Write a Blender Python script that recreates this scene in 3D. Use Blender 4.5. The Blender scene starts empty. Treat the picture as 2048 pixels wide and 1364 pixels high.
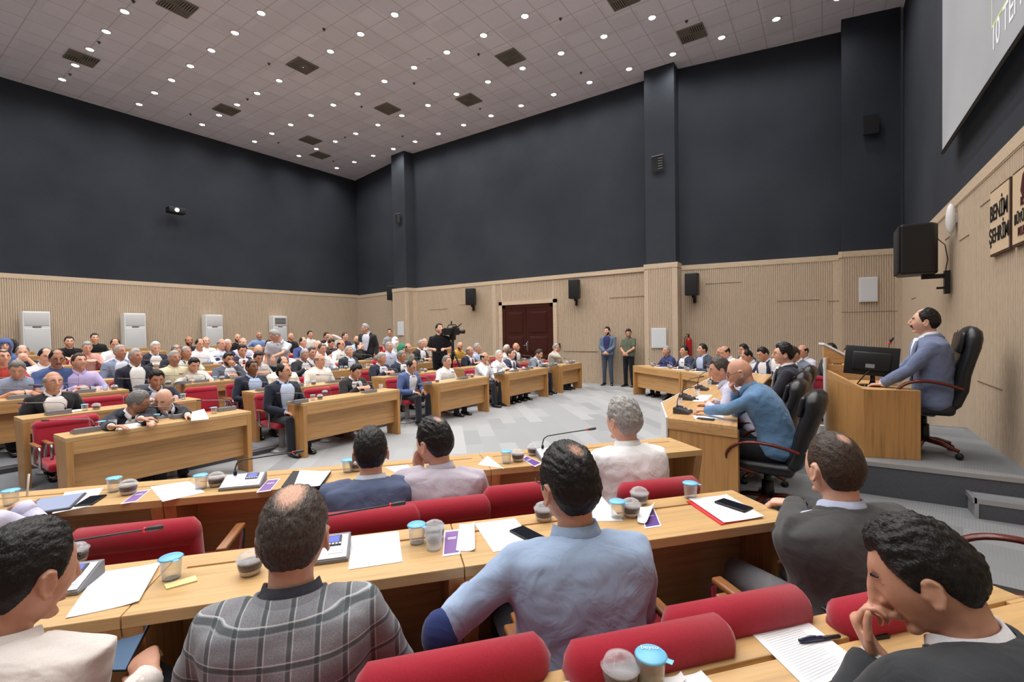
import bpy, bmesh, math, random
from math import sin, cos, pi, radians, sqrt, atan2, hypot
from mathutils import Vector as V, Matrix, noise
random.seed(7)
scn = bpy.context.scene
col = scn.collection
# ------------------------------------------------------------------ camera
CH = 1.68                      # eye height above the chamber floor
F_PX = 935.77
def cam_axes(yaw, pitch, roll):
    cy, sy = cos(yaw), sin(yaw)
    f = V((-sy*cos(pitch), cy*cos(pitch), sin(pitch))); r = V((cy, sy, 0)); u = r.cross(f)
    c, s = cos(roll), sin(roll)
    return c*r+s*u, -s*r+c*u, f
RR, UU, FW = cam_axes(radians(34.0217), radians(-1.1422), radians(-.9882))
cam_data = bpy.data.cameras.new('camera'); cam = bpy.data.objects.new('camera', cam_data); col.objects.link(cam)
cam_data.sensor_width = 36; cam_data.lens = F_PX/2048*36; cam_data.clip_start = .05; cam_data.clip_end = 100
mw = Matrix.Identity(4)
for i in range(3):
    mw[i][0] = RR[i]; mw[i][1] = UU[i]; mw[i][2] = -FW[i]
mw[0][3], mw[1][3], mw[2][3] = 0, 0, CH
cam.matrix_world = mw
scn.camera = cam
# ------------------------------------------------------------------ light and exposure
scn.view_settings.view_transform = 'Standard'; scn.view_settings.look = 'None'
scn.view_settings.exposure = 0.3; scn.view_settings.gamma = 1.0
w = bpy.data.worlds.new('world'); scn.world = w; w.use_nodes = True
w.node_tree.nodes['Background'].inputs[0].default_value = (.75, .78, .85, 1)
w.node_tree.nodes['Background'].inputs[1].default_value = .02
LAMP_W = 92.0
CEIL = 8.98
# lamp grid: 16 columns along the long wall, rows every 1.79 m towards the camera
GX0, GY0, GDX, GDY = -17.785, 12.879, 1.2, 1.7731
# ------------------------------------------------------------------ survey helpers (turn a measured sight line into a place in the room)
CAM = V((0, 0, CH))
def ray(x, y): return FW + RR*((x-1024)/F_PX) - UU*((y-682)/F_PX)
def at_z(x, y, z): d = ray(x, y); return CAM + d*((z-CH)/d.z)
def at_x(x, y, v): d = ray(x, y); return CAM + d*(v/d.x)
def at_y(x, y, v): d = ray(x, y); return CAM + d*(v/d.y)
def at_plane(x, y, n, c): d = ray(x, y); return CAM + d*(c/(d.x*n[0]+d.y*n[1]))
# ------------------------------------------------------------------ materials
MATS = {}
def new_mat(name):
    m = bpy.data.materials.new(name); m.use_nodes = True
    nt = m.node_tree; b = nt.nodes['Principled BSDF']
    return m, nt, b
def s2l(c):
    return tuple(((x/255)/12.92 if x/255 <= .04045 else ((x/255+.055)/1.055)**2.4) for x in c)
def plain(name, rgb, rough=.5, metal=0, emit=0, spec=.5, coat=0, trans=0):
    if name in MATS: return MATS[name]
    m, nt, b = new_mat(name); c = s2l(rgb)+(1,)
    b.inputs['Base Color'].default_value = c; b.inputs['Roughness'].default_value = rough
    b.inputs['Metallic'].default_value = metal; b.inputs['Specular IOR Level'].default_value = spec
    if coat: b.inputs['Coat Weight'].default_value = coat
    if trans: b.inputs['Transmission Weight'].default_value = trans
    if emit: b.inputs['Emission Color'].default_value = c; b.inputs['Emission Strength'].default_value = emit
    MATS[name] = m; return m
def N(nt, t, **kw):
    n = nt.nodes.new(t)
    for k, v in kw.items(): setattr(n, k, v)
    return n
def tex_setup(nt, scale=(1, 1, 1), coord='Object'):
    tc = N(nt, 'ShaderNodeTexCoord'); mp = N(nt, 'ShaderNodeMapping'); mp.inputs['Scale'].default_value = scale
    nt.links.new(tc.outputs[coord], mp.inputs['Vector']); return mp.outputs['Vector']
def ramp(nt, fac, stops):
    r = N(nt, 'ShaderNodeValToRGB'); e = r.color_ramp.elements
    while len(e) < len(stops): e.new(.5)
    for i, (p, c) in enumerate(stops): e[i].position = p; e[i].color = (c if len(c) == 4 else s2l(c)+(1,))
    nt.links.new(fac, r.inputs[0]); return r.outputs[0]
def bump(nt, b, h, strength=.2, dist=.01):
    n = N(nt, 'ShaderNodeBump'); n.inputs['Strength'].default_value = strength; n.inputs['Distance'].default_value = dist
    nt.links.new(h, n.inputs['Height']); nt.links.new(n.outputs[0], b.inputs['Normal'])
def fabric(name, rgb, var=.12, fine=900, rough=.9, wr=.35, sheen=.15):
    key = 'fab_'+name
    if key in MATS: return MATS[key]
    m, nt, b = new_mat(name); vec = tex_setup(nt)
    n1 = N(nt, 'ShaderNodeTexNoise'); n1.inputs['Scale'].default_value = fine; n1.inputs['Detail'].default_value = 2; nt.links.new(vec, n1.inputs['Vector'])
    lo = tuple(x*(1-var) for x in rgb); hi = tuple(min(255, x*(1+var)) for x in rgb)
    nt.links.new(ramp(nt, n1.outputs['Fac'], [(.3, lo), (.7, hi)]), b.inputs['Base Color'])
    n2 = N(nt, 'ShaderNodeTexNoise'); n2.inputs['Scale'].default_value = 9; n2.inputs['Detail'].default_value = 3; n2.inputs['Distortion'].default_value = .8
    nt.links.new(vec, n2.inputs['Vector'])
    bump(nt, b, n2.outputs['Fac'], wr, .03)
    b.inputs['Roughness'].default_value = rough; b.inputs['Specular IOR Level'].default_value = .25
    b.inputs['Sheen Weight'].default_value = sheen
    MATS[key] = m; return m
def wood(name, rgb, axis='X', dark=.83, rough=.38, scale=1.0):
    if name in MATS: return MATS[name]
    m, nt, b = new_mat(name)
    sc = {'X': (1.2, 26, 26), 'Z': (26, 26, 1.2), 'Y': (26, 1.2, 26)}[axis]
    vec = tex_setup(nt, tuple(s*scale for s in sc))
    n1 = N(nt, 'ShaderNodeTexNoise'); n1.inputs['Scale'].default_value = 1.2; n1.inputs['Detail'].default_value = 6; n1.inputs['Roughness'].default_value = .65; n1.inputs['Distortion'].default_value = .6
    nt.links.new(vec, n1.inputs['Vector'])
    lo = tuple(x*dark for x in rgb)
    nt.links.new(ramp(nt, n1.outputs['Fac'], [(.28, lo), (.5, rgb), (.75, tuple(min(255, x*1.07) for x in rgb))]), b.inputs['Base Color'])
    b.inputs['Roughness'].default_value = rough; b.inputs['Specular IOR Level'].default_value = .4
    bump(nt, b, n1.outputs['Fac'], .05, .002)
    MATS[name] = m; return m
OAK = wood('oak_laminate', (196, 150, 98), 'X')
OAK_V = wood('oak_laminate_upright', (186, 138, 84), 'Z')
OAK_TOP = wood('oak_desk_top', (206, 168, 116), 'X', dark=.86, rough=.3)
OAK_D = wood('oak_recess_panel', (140, 104, 76), 'X')
MAHOG = wood('mahogany_door', (62, 26, 20), 'Z', rough=.3)
MAHOG2 = wood('mahogany_arm', (92, 36, 26), 'X', rough=.2)
RED = fabric('crimson_upholstery', (158, 26, 46), .16, 700, .85, .08, .3)
BLACK_L = plain('black_leather', (26, 27, 30), .34, spec=.5)
CHROME = plain('brushed_metal', (170, 172, 176), .3, 1)
STEEL_P = plain('grey_painted_steel', (150, 152, 155), .4, .3)
BLACK_P = plain('black_plastic', (18, 18, 20), .45)
CHARC = plain('charcoal_plastic', (58, 58, 62), .5)
GREY_P = plain('unit_grey_plastic', (128, 130, 136), .5)
SILVER_P = plain('unit_silver_face', (196, 198, 204), .4, .2)
WHITE_P = plain('white_plastic', (222, 222, 220), .45)
PAPER = plain('white_paper', (240, 240, 242), .7)
PURPLE = plain('purple_print', (128, 92, 160), .5)
PURPLE_D = plain('deep_purple_print', (92, 52, 140), .5)
BLUE_LCD = plain('blue_lcd', (52, 66, 170), .3, emit=.6)
BLUE_LID = plain('light_blue_foil', (120, 196, 236), .35)
DARK = plain('dark_void', (14, 13, 14), .8)
ALU = plain('aluminium_nosing', (186, 186, 188), .35, .7)
SHOE = plain('black_shoe_leather', (16, 15, 16), .25)
REDRING = plain('red_ring', (210, 30, 40), .4, emit=.3)
SCREENOFF = plain('dark_glass_screen', (22, 24, 32), .12)
RUBBER = plain('rubber', (20, 20, 20), .7)
def clear(name, rgb, rough=.04):
    if name in MATS: return MATS[name]
    m, nt, b = new_mat(name)
    b.inputs['Base Color'].default_value = s2l(rgb)+(1,); b.inputs['Roughness'].default_value = rough; b.inputs['Specular IOR Level'].default_value = .8
    # thin clear plastic: most light goes straight through, the rest is surface sheen
    t = N(nt, 'ShaderNodeBsdfTransparent'); mx = N(nt, 'ShaderNodeMixShader'); fr_ = N(nt, 'ShaderNodeLayerWeight'); fr_.inputs[0].default_value = .35
    mr = N(nt, 'ShaderNodeMapRange'); mr.inputs['To Min'].default_value = .05; mr.inputs['To Max'].default_value = .45; nt.links.new(fr_.outputs['Facing'], mr.inputs[0]); nt.links.new(mr.outputs[0], mx.inputs[0])
    out = nt.nodes['Material Output']
    nt.links.new(t.outputs[0], mx.inputs[1]); nt.links.new(b.outputs[0], mx.inputs[2]); nt.links.new(mx.outputs[0], out.inputs[0])
    MATS[name] = m; return m
CLEAR = clear('clear_cup_plastic', (235, 240, 245))
WATER = clear('water', (215, 228, 240))
DESSERT = plain('brown_dessert', (66, 34, 24), .5)
CREAM = plain('cream_layer', (200, 185, 165), .5)
# ------------------------------------------------------------------ mesh helpers
class MB:
    def __init__(s): s.v = []; s.f = []; s.sm = []
    def add(s, vs, fs, smooth=False):
        o = len(s.v); s.v += [tuple(v) for v in vs]
        for f in fs: s.f.append(tuple(i+o for i in f)); s.sm.append(smooth)
        return s
    def box(s, x0, x1, y0, y1, z0, z1, M=None):
        vs = [V((x, y, z)) for z in (z0, z1) for y in (y0, y1) for x in (x0, x1)]
        if M: vs = [M @ v for v in vs]
        return s.add(vs, [(0, 2, 3, 1), (4, 5, 7, 6), (0, 1, 5, 4), (2, 6, 7, 3), (0, 4, 6, 2), (1, 3, 7, 5)])
    def rbox(s, x0, x1, y0, y1, z0, z1, r=.02, M=None, seg=3):
        # rounded box through a small bmesh
        bm = bmesh.new(); bmesh.ops.create_cube(bm, size=1)
        for v in bm.verts: v.co = V((x0 if v.co.x < 0 else x1, y0 if v.co.y < 0 else y1, z0 if v.co.z < 0 else z1))
        r = min(r, .49*min(abs(x1-x0), abs(y1-y0), abs(z1-z0)))
        bmesh.ops.bevel(bm, geom=bm.edges[:], offset=r, segments=seg, profile=.5, affect='EDGES')
        bm.verts.index_update()
        vs = [(M @ v.co) if M else v.co.copy() for v in bm.verts]
        fs = [tuple(v.index for v in f.verts) for f in bm.faces]
        bm.free(); return s.add(vs, fs, True)
    def prism(s, poly, z0, z1, axis='Z', M=None):
        n = len(poly)
        def P(a, b, c): return {'Z': V((a, b, c)), 'Y': V((a, c, b)), 'X': V((c, a, b))}[axis]
        vs = [P(a, b, z0) for a, b in poly]+[P(a, b, z1) for a, b in poly]
        if M: vs = [M @ v for v in vs]
        fs = [tuple(range(n-1, -1, -1)), tuple(range(n, 2*n))]+[(i, (i+1) % n, n+(i+1) % n, n+i) for i in range(n)]
        return s.add(vs, fs)
    def tube(s, pts, rad, seg=8, ry=None, Xs=None, caps=True, power=1.0):
        pts = [V(p) for p in pts]; n = len(pts)
        rad = rad if isinstance(rad, (list, tuple)) else [rad]*n
        ryy = ry if isinstance(ry, (list, tuple)) else ([ry]*n if ry else rad)
        rings = []; px = None
        for i in range(n):
            t = (pts[min(i+1, n-1)]-pts[max(i-1, 0)])
            t = t.normalized() if t.length > 1e-9 else V((0, 0, 1))
            if Xs: x = V(Xs[i])
            else:
                x = px if px else (V((1, 0, 0)) if abs(t.x) < .9 else V((0, 1, 0)))
            x = (x-t*x.dot(t)); x = x.normalized() if x.length > 1e-6 else t.orthogonal().normalized()
            px = x; y = t.cross(x)
            ring = []
            for k in range(seg):
                a = 2*pi*k/seg; ca, sa = cos(a), sin(a)
                if power != 1.0:
                    ca = math.copysign(abs(ca)**power, ca); sa = math.copysign(abs(sa)**power, sa)
                ring.append(pts[i]+x*(rad[i]*ca)+y*(ryy[i]*sa))
            rings.append(ring)
        vs = [v for r in rings for v in r]; fs = []
        for i in range(n-1):
            for k in range(seg):
                a = i*seg+k; b2 = i*seg+(k+1) % seg; fs.append((a, b2, b2+seg, a+seg))
        if caps:
            t0 = (pts[0]-pts[1]).normalized(); t1 = (pts[-1]-pts[-2]).normalized()
            c0 = len(vs); vs.append(pts[0]+t0*min(rad[0], ryy[0])*.5); c1 = len(vs); vs.append(pts[-1]+t1*min(rad[-1], ryy[-1])*.5)
            for k in range(seg):
                fs.append((c0, (k+1) % seg, k)); fs.append((c1, (n-1)*seg+k, (n-1)*seg+(k+1) % seg))
        return s.add(vs, fs, True)
    def lathe(s, prof, seg=20, M=None):
        n = len(prof); vs = []; fs = []
        for r, z in prof:
            for k in range(seg): a = 2*pi*k/seg; vs.append(V((r*cos(a), r*sin(a), z)))
        for i in range(n-1):
            for k in range(seg):
                a = i*seg+k; b2 = i*seg+(k+1) % seg; fs.append((a, b2, b2+seg, a+seg))
        if prof[0][0] > 1e-6: fs.append(tuple(range(seg-1, -1, -1)))
        if prof[-1][0] > 1e-6: fs.append(tuple((n-1)*seg+k for k in range(seg)))
        if M: vs = [M @ v for v in vs]
        return s.add(vs, fs, True)
    def ell(s, c, r, seg=14, M=None):
        c = V(c); vs = []; fs = []; h = seg//2+1
        for i in range(1, h):
            p = pi*i/h
            for k in range(seg):
                a = 2*pi*k/seg; v = V((r[0]*sin(p)*cos(a), r[1]*sin(p)*sin(a), r[2]*cos(p)))
                vs.append(c+(M @ v if M else v))
        for i in range(h-2):
            for k in range(seg):
                a = i*seg+k; b2 = i*seg+(k+1) % seg; fs.append((a, a+seg, b2+seg, b2))
        t = V((0, 0, r[2])); vs.append(c+(M @ t if M else t)); vs.append(c-(M @ t if M else t))
        nt = len(vs)-2
        for k in range(seg):
            fs.append((nt, k, (k+1) % seg)); b0 = (h-2)*seg; fs.append((nt+1, b0+(k+1) % seg, b0+k))
        return s.add(vs, fs, True)
    def mesh(s, name, mat=None):
        me = bpy.data.meshes.new(name); me.from_pydata(s.v, [], s.f); me.validate()
        if len(me.polygons) == len(s.sm): me.polygons.foreach_set('use_smooth', s.sm)
        if mat: me.materials.append(mat)
        me.update(); return me
    def build(s, name, mat=None, parent=None, bevel=0, loc=None):
        o = bpy.data.objects.new(name, s.mesh(name, mat)); col.objects.link(o)
        if parent: o.parent = parent
        if loc: o.location = loc
        if bevel:
            m = o.modifiers.new('bevel', 'BEVEL'); m.width = bevel; m.segments = 2; m.limit_method = 'ANGLE'; m.angle_limit = radians(40)
        return o
def tag(o, label, cat, group=None):
    o['label'] = label; o['category'] = cat
    if group: o['group'] = group
    return o
def thing(name, label, cat, loc=(0, 0, 0), rz=0, group=None):
    o = bpy.data.objects.new(name, None); col.objects.link(o); o.empty_display_size = .1
    o.location = loc; o.rotation_euler = (0, 0, rz)
    return tag(o, label, cat, group)
KIDS = {}
def copy_tree(o, loc=None, rz=None, label=None, group=None, parent=None):
    c = o.copy(); col.objects.link(c)
    if parent: c.parent = parent
    if loc is not None: c.location = loc
    if rz is not None: c.rotation_euler = (0, 0, rz)
    if label: c['label'] = label
    if group: c['group'] = group
    for ch in list(KIDS.get(o.name, ())): copy_tree(ch, parent=c)
    return c
def freeze(root):
    # remember the tree of a prototype
    for o in col.objects:
        if o.parent is not None and o.parent.name not in KIDS: KIDS[o.parent.name] = []
    def rec(p):
        KIDS[p.name] = [c for c in col.objects if c.parent == p]
        for c in KIDS[p.name]: rec(c)
    rec(root); return root
class Proto:
    def __init__(s, maker): s.maker = maker; s.first = None
    def __call__(s, loc, rz, label, group=None):
        if s.first is None:
            s.first = freeze(s.maker()); o = s.first; o.location = loc; o.rotation_euler = (0, 0, rz); o['label'] = label
            if group: o['group'] = group
            return o
        o = copy_tree(s.first, loc, rz, label, group)
        if not group and 'group' in o: del o['group']
        return o
def struct(name, mb, mat, bevel=0):
    o = mb.build(name, mat, None, bevel); o['kind'] = 'structure'; return o
# ================================================================== ROOM
CORN = (-18.55, 14.39)
WALL_A = [CORN, (-14.86, 13.75), (-14.86, 13.27), (-13.98, 13.22), (-13.9, 13.64), (-9.93, 13.66), (-9.6, 13.66), (-4.42, 13.70), (-4.33, 13.2), (-3.42, 13.23),
          (-3.42, 13.66), (.24, 14.33), (.24, 13.76), (1.42, 14.03)]
WZ = 3.5
XC = 1.42
Y_BACK = -7.0
# --- materials of the shell
def m_upper():
    m, nt, b = new_mat('charcoal_wall_fabric'); vec = tex_setup(nt)
    n1 = N(nt, 'ShaderNodeTexNoise'); n1.inputs['Scale'].default_value = .55; n1.inputs['Detail'].default_value = 4; nt.links.new(vec, n1.inputs['Vector'])
    n2 = N(nt, 'ShaderNodeTexNoise'); n2.inputs['Scale'].default_value = 60; nt.links.new(vec, n2.inputs['Vector'])
    mx = N(nt, 'ShaderNodeMix', data_type='RGBA'); mx.inputs[0].default_value = .25
    nt.links.new(ramp(nt, n1.outputs['Fac'], [(.3, (45, 49, 57)), (.7, (59, 64, 71))]), mx.inputs[6])
    nt.links.new(ramp(nt, n2.outputs['Fac'], [(.3, (42, 46, 53)), (.7, (62, 66, 73))]), mx.inputs[7])
    nt.links.new(mx.outputs[2], b.inputs['Base Color']); b.inputs['Roughness'].default_value = .85; b.inputs['Specular IOR Level'].default_value = .2
    bump(nt, b, n2.outputs['Fac'], .1, .004); return m
M_UP = m_upper()
def m_flute():
    m, nt, b = new_mat('beige_fluted_panel'); vec = tex_setup(nt, (1, 1, .35))
    n1 = N(nt, 'ShaderNodeTexNoise'); n1.inputs['Scale'].default_value = 28; n1.inputs['Detail'].default_value = 5; nt.links.new(vec, n1.inputs['Vector'])
    nt.links.new(ramp(nt, n1.outputs['Fac'], [(.3, (192, 173, 150)), (.7, (203, 184, 161))]), b.inputs['Base Color'])
    b.inputs['Roughness'].default_value = .55; b.inputs['Specular IOR Level'].default_value = .3; return m
M_FL = m_flute()
M_TRIM = wood('beige_trim', (204, 184, 158), 'X', dark=.92, rough=.5)
def m_ceiling():
    m, nt, b = new_mat('white_ceiling_tile')
    vec = tex_setup(nt, (1, 1, 1)); sep = N(nt, 'ShaderNodeSeparateXYZ'); nt.links.new(vec, sep.inputs[0])
    masks = []
    for k, (ax, off) in enumerate(((0, .3-GX0), (1, .3-GY0))):
        a = N(nt, 'ShaderNodeMath', operation='ADD'); a.inputs[1].default_value = off+60; nt.links.new(sep.outputs[ax], a.inputs[0])
        p = N(nt, 'ShaderNodeMath', operation='DIVIDE'); p.inputs[1].default_value = .6 if ax == 0 else GDY/3; nt.links.new(a.outputs[0], p.inputs[0])
        f = N(nt, 'ShaderNodeMath', operation='FRACT'); nt.links.new(p.outputs[0], f.inputs[0])
        d = N(nt, 'ShaderNodeMath', operation='SUBTRACT'); d.inputs[1].default_value = .5; nt.links.new(f.outputs[0], d.inputs[0])
        ab = N(nt, 'ShaderNodeMath', operation='ABSOLUTE'); nt.links.new(d.outputs[0], ab.inputs[0])
        g = N(nt, 'ShaderNodeMath', operation='GREATER_THAN'); g.inputs[1].default_value = .484; nt.links.new(ab.outputs[0], g.inputs[0]); masks.append(g)
    mx = N(nt, 'ShaderNodeMath', operation='MAXIMUM'); nt.links.new(masks[0].outputs[0], mx.inputs[0]); nt.links.new(masks[1].outputs[0], mx.inputs[1])
    n1 = N(nt, 'ShaderNodeTexNoise'); n1.inputs['Scale'].default_value = 90; n1.inputs['Detail'].default_value = 3; nt.links.new(vec, n1.inputs['Vector'])
    n2 = N(nt, 'ShaderNodeTexWhiteNoise', noise_dimensions='2D')
    mp = N(nt, 'ShaderNodeVectorMath', operation='SNAP'); mp.inputs[1].default_value = (.6, GDY/3, 1); nt.links.new(vec, mp.inputs[0]); nt.links.new(mp.outputs[0], n2.inputs['Vector'])
    base = ramp(nt, n1.outputs['Fac'], [(.3, (222, 222, 234)), (.7, (240, 240, 250))])
    m2 = N(nt, 'ShaderNodeMix', data_type='RGBA', blend_type='MULTIPLY'); m2.inputs[0].default_value = .10
    nt.links.new(base, m2.inputs[6]); nt.links.new(n2.outputs['Value'], m2.inputs[7])
    m3 = N(nt, 'ShaderNodeMix', data_type='RGBA'); nt.links.new(mx.outputs[0], m3.inputs[0]); nt.links.new(m2.outputs[2], m3.inputs[6]); m3.inputs[7].default_value = s2l((196, 190, 192))+(1,)
    nt.links.new(m3.outputs[2], b.inputs['Base Color']); b.inputs['Roughness'].default_value = .9
    bump(nt, b, mx.outputs[0], .3, .01); return m
M_CEIL = m_ceiling()
def m_carpet(name, light, dark, rot=0):
    m, nt, b = new_mat(name)
    tc = N(nt, 'ShaderNodeTexCoord'); mp = N(nt, 'ShaderNodeMapping'); mp.inputs['Rotation'].default_value = (0, 0, rot); nt.links.new(tc.outputs['Object'], mp.inputs['Vector'])
    vec = mp.outputs['Vector']
    br = N(nt, 'ShaderNodeTexBrick'); br.inputs['Scale'].default_value = 1; br.inputs['Brick Width'].default_value = 1.0; br.inputs['Row Height'].default_value = .25
    br.inputs['Mortar Size'].default_value = 0; br.inputs['Color1'].default_value = s2l(light)+(1,); br.inputs['Color2'].default_value = s2l(dark)+(1,); br.offset = .5
    nt.links.new(vec, br.inputs['Vector'])
    # pin stripes on some planks
    wv = N(nt, 'ShaderNodeTexWave', bands_direction='X'); wv.inputs['Scale'].default_value = 16; nt.links.new(vec, wv.inputs['Vector'])
    br2 = N(nt, 'ShaderNodeTexBrick'); br2.inputs['Scale'].default_value = 1; br2.inputs['Brick Width'].default_value = 1.0; br2.inputs['Row Height'].default_value = .25
    br2.inputs['Mortar Size'].default_value = 0; br2.inputs['Color1'].default_value = (0, 0, 0, 1); br2.inputs['Color2'].default_value = (1, 1, 1, 1); br2.inputs['Bias'].default_value = -.1
    mp2 = N(nt, 'ShaderNodeMapping'); mp2.inputs['Location'].default_value = (3, 7, 0); nt.links.new(vec, mp2.inputs['Vector']); nt.links.new(mp2.outputs[0], br2.inputs['Vector'])
    mu = N(nt, 'ShaderNodeMath', operation='MULTIPLY'); nt.links.new(wv.outputs['Fac'], mu.inputs[0]); nt.links.new(br2.outputs['Color'], mu.inputs[1])
    mul = N(nt, 'ShaderNodeMath', operation='MULTIPLY'); nt.links.new(mu.outputs[0], mul.inputs[0]); mul.inputs[1].default_value = .28
    mx = N(nt, 'ShaderNodeMix', data_type='RGBA'); nt.links.new(mul.outputs[0], mx.inputs[0]); nt.links.new(br.outputs['Color'], mx.inputs[6]); mx.inputs[7].default_value = s2l(tuple(c*.72 for c in dark))+(1,)
    n1 = N(nt, 'ShaderNodeTexNoise'); n1.inputs['Scale'].default_value = 300; n1.inputs['Detail'].default_value = 3; nt.links.new(vec, n1.inputs['Vector'])
    m2 = N(nt, 'ShaderNodeMix', data_type='RGBA', blend_type='MULTIPLY'); m2.inputs[0].default_value = .45
    nt.links.new(mx.outputs[2], m2.inputs[6]); nt.links.new(ramp(nt, n1.outputs['Fac'], [(.25, (140, 140, 140)), (.7, (255, 255, 255))]), m2.inputs[7])
    nt.links.new(m2.outputs[2], b.inputs['Base Color']); b.inputs['Roughness'].default_value = .95; b.inputs['Specular IOR Level'].default_value = .15
    bump(nt, b, n1.outputs['Fac'], .3, .004); return m
M_CAR = m_carpet('grey_carpet_tiles', (180, 181, 182), (152, 154, 156), radians(48))
M_CAR3 = m_carpet('tier_carpet_tiles', (138, 141, 146), (112, 115, 120), radians(4))
M_CAR2 = m_carpet('stage_carpet_tiles', (144, 146, 149), (124, 127, 130), radians(10))
M_RISER = fabric('dark_riser_carpet', (84, 86, 92), .2, 400, .95, .1)
# --- floor and ceiling
struct('floor', MB().box(-20, XC+.1, Y_BACK-.2, 15.2, -.12, 0), M_CAR)
struct('ceiling', MB().box(-20, XC+.2, Y_BACK-.2, 15.2, CEIL, CEIL+.1), M_CEIL)
# --- fluted wainscot + cap + dark upper wall
def wall_run(name, pts, wz, pitch=.048, side=1, skip=None):
    up = MB(); fl = MB(); cap = MB()
    # dark upper wall, set back 5 cm, mitred at the corners, with real thickness
    def off(dist):
        out = []
        for i, p in enumerate(pts):
            ns = []
            for j in (i-1, i):
                if 0 <= j < len(pts)-1:
                    e = V((pts[j+1][0]-pts[j][0], pts[j+1][1]-pts[j][1])).normalized(); ns.append(V((e.y, -e.x))*side)
            if len(ns) == 1: q = V(p)-ns[0]*dist
            else:
                mtr = (ns[0]+ns[1]); mtr = mtr/max(.3, mtr.dot(ns[0])); q = V(p)-mtr*dist
            out.append(q)
        return out
    ia, ib = off(.05), off(.12); n_ = len(pts)
    vs = []
    for i in range(n_):
        for q in (ia[i], ib[i]): vs += [V((q.x, q.y, -.1)), V((q.x, q.y, CEIL+.02))]
    fs = []
    for i in range(n_-1):
        a0, b0 = 4*i, 4*i+4
        fs += [(a0, b0, b0+1, a0+1), (a0+2, a0+3, b0+3, b0+2), (a0+1, b0+1, b0+3, a0+3), (a0, a0+2, b0+2, b0)]
    up.add(vs, fs)
    for i in range(len(pts)-1):
        a, b2 = V(pts[i]+(0,)), V(pts[i+1]+(0,)); L = (b2-a).length; d = (b2-a)/L; nrm = V((d.y, -d.x, 0))*side   # towards the room
        wza, wzb = (wz(i), wz(i)) if callable(wz) else (wz, wz)
        if skip and i in skip: continue
        # smooth margins, flutes between
        z0, z1 = 0.0, wza-.13
        prof = [(0, 0)]; s = .1
        n = max(0, int((L-.2)/pitch)); s = (L-n*pitch)/2
        for k in range(n):
            x = s+k*pitch
            prof += [(x, 0), (x+.002, -.02), (x+.014, -.02), (x+.016, 0)]
        prof.append((L, 0))
        vs = []; fs = []
        for x, o in prof:
            p = a+d*x+nrm*o; vs += [V((p.x, p.y, z0)), V((p.x, p.y, z1))]
        for k in range(len(prof)-1):
            fs.append((2*k, 2*k+2, 2*k+3, 2*k+1) if side > 0 else (2*k, 2*k+1, 2*k+3, 2*k+2))
        q = [a-nrm*.05, b2-nrm*.05]; o = len(vs); vs += [V((q[0].x, q[0].y, z0)), V((q[0].x, q[0].y, z1)), V((q[1].x, q[1].y, z0)), V((q[1].x, q[1].y, z1))]
        fs += [(o, o+1, o+3, o+2)]
        fl.add(vs, fs)
        e = d*.012
        q = [a+nrm*.012-e, b2+nrm*.012+e, b2-nrm*.05+e, a-nrm*.05-e]
        for (za, zb, ex) in ((wza-.13, wza, 0), (wza-.145, wza-.13, -.006)):
            q2 = [a+nrm*(.012+ex)-e, b2+nrm*(.012+ex)+e, b2-nrm*.05+e, a-nrm*.05-e]
            vs = [V((p.x, p.y, za)) for p in q2]+[V((p.x, p.y, zb)) for p in q2]
            cap.add(vs, [(0, 3, 2, 1), (4, 5, 6, 7), (0, 1, 5, 4), (1, 2, 6, 5), (2, 3, 7, 6), (3, 0, 4, 7)])
    o = struct('wall_'+name, up, M_UP)
    f = fl.build('fluted_panelling', M_FL, o); c = cap.build('cap_rail', M_TRIM, o)
    return o
wa = wall_run('right', WALL_A, lambda i: 3.52 if i < 10 else 3.46, skip=[5, 6])
# door section, panelled above and beside the door
DX0, DX1, DZ = -9.62, -7.55, 2.62
seg = WALL_A[6:8]
def wall_piece(name, a, b2, z0, z1, parent, flutes=True):
    a, b2 = V(a+(0,)), V(b2+(0,)); L = (b2-a).length; d = (b2-a)/L; nrm = V((d.y, -d.x, 0)); pitch = .048
    prof = [(0, 0)]; n = int(L/pitch)-1 if flutes else 0; s = (L-n*pitch)/2
    for k in range(n): x = s+k*pitch; prof += [(x, 0), (x+.002, -.02), (x+.014, -.02), (x+.016, 0)]
    prof.append((L, 0)); vs = []; fs = []
    for x, o in prof:
        p = a+d*x+nrm*o; vs += [V((p.x, p.y, z0)), V((p.x, p.y, z1))]
    for k in range(len(prof)-1): fs.append((2*k, 2*k+2, 2*k+3, 2*k+1))
    return MB().add(vs, fs).build(name, M_FL, parent)
ya = 13.66
wall_piece('fluted_panelling', (-9.93, ya), (DX0, ya), 0, 3.39, wa); wall_piece('fluted_panelling', (DX0, ya), (DX1, ya+.02), DZ, 3.39, wa); wall_piece('fluted_panelling', (DX1, ya+.02), (-4.42, 13.70), 0, 3.39, wa)
MB().box(-9.94, -4.41, ya-.012, ya+.06, 3.39, 3.52).build('cap_rail', M_TRIM, wa)
MB().box(DX0-.14, DX0, ya-.02, ya+.05, 0, DZ+.12).box(DX1, DX1+.14, ya-.02, ya+.07, 0, DZ+.12).box(DX0-.14, DX1+.14, ya-.02, ya+.06, DZ, DZ+.12).build('door_casing', M_TRIM, wa)
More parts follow.
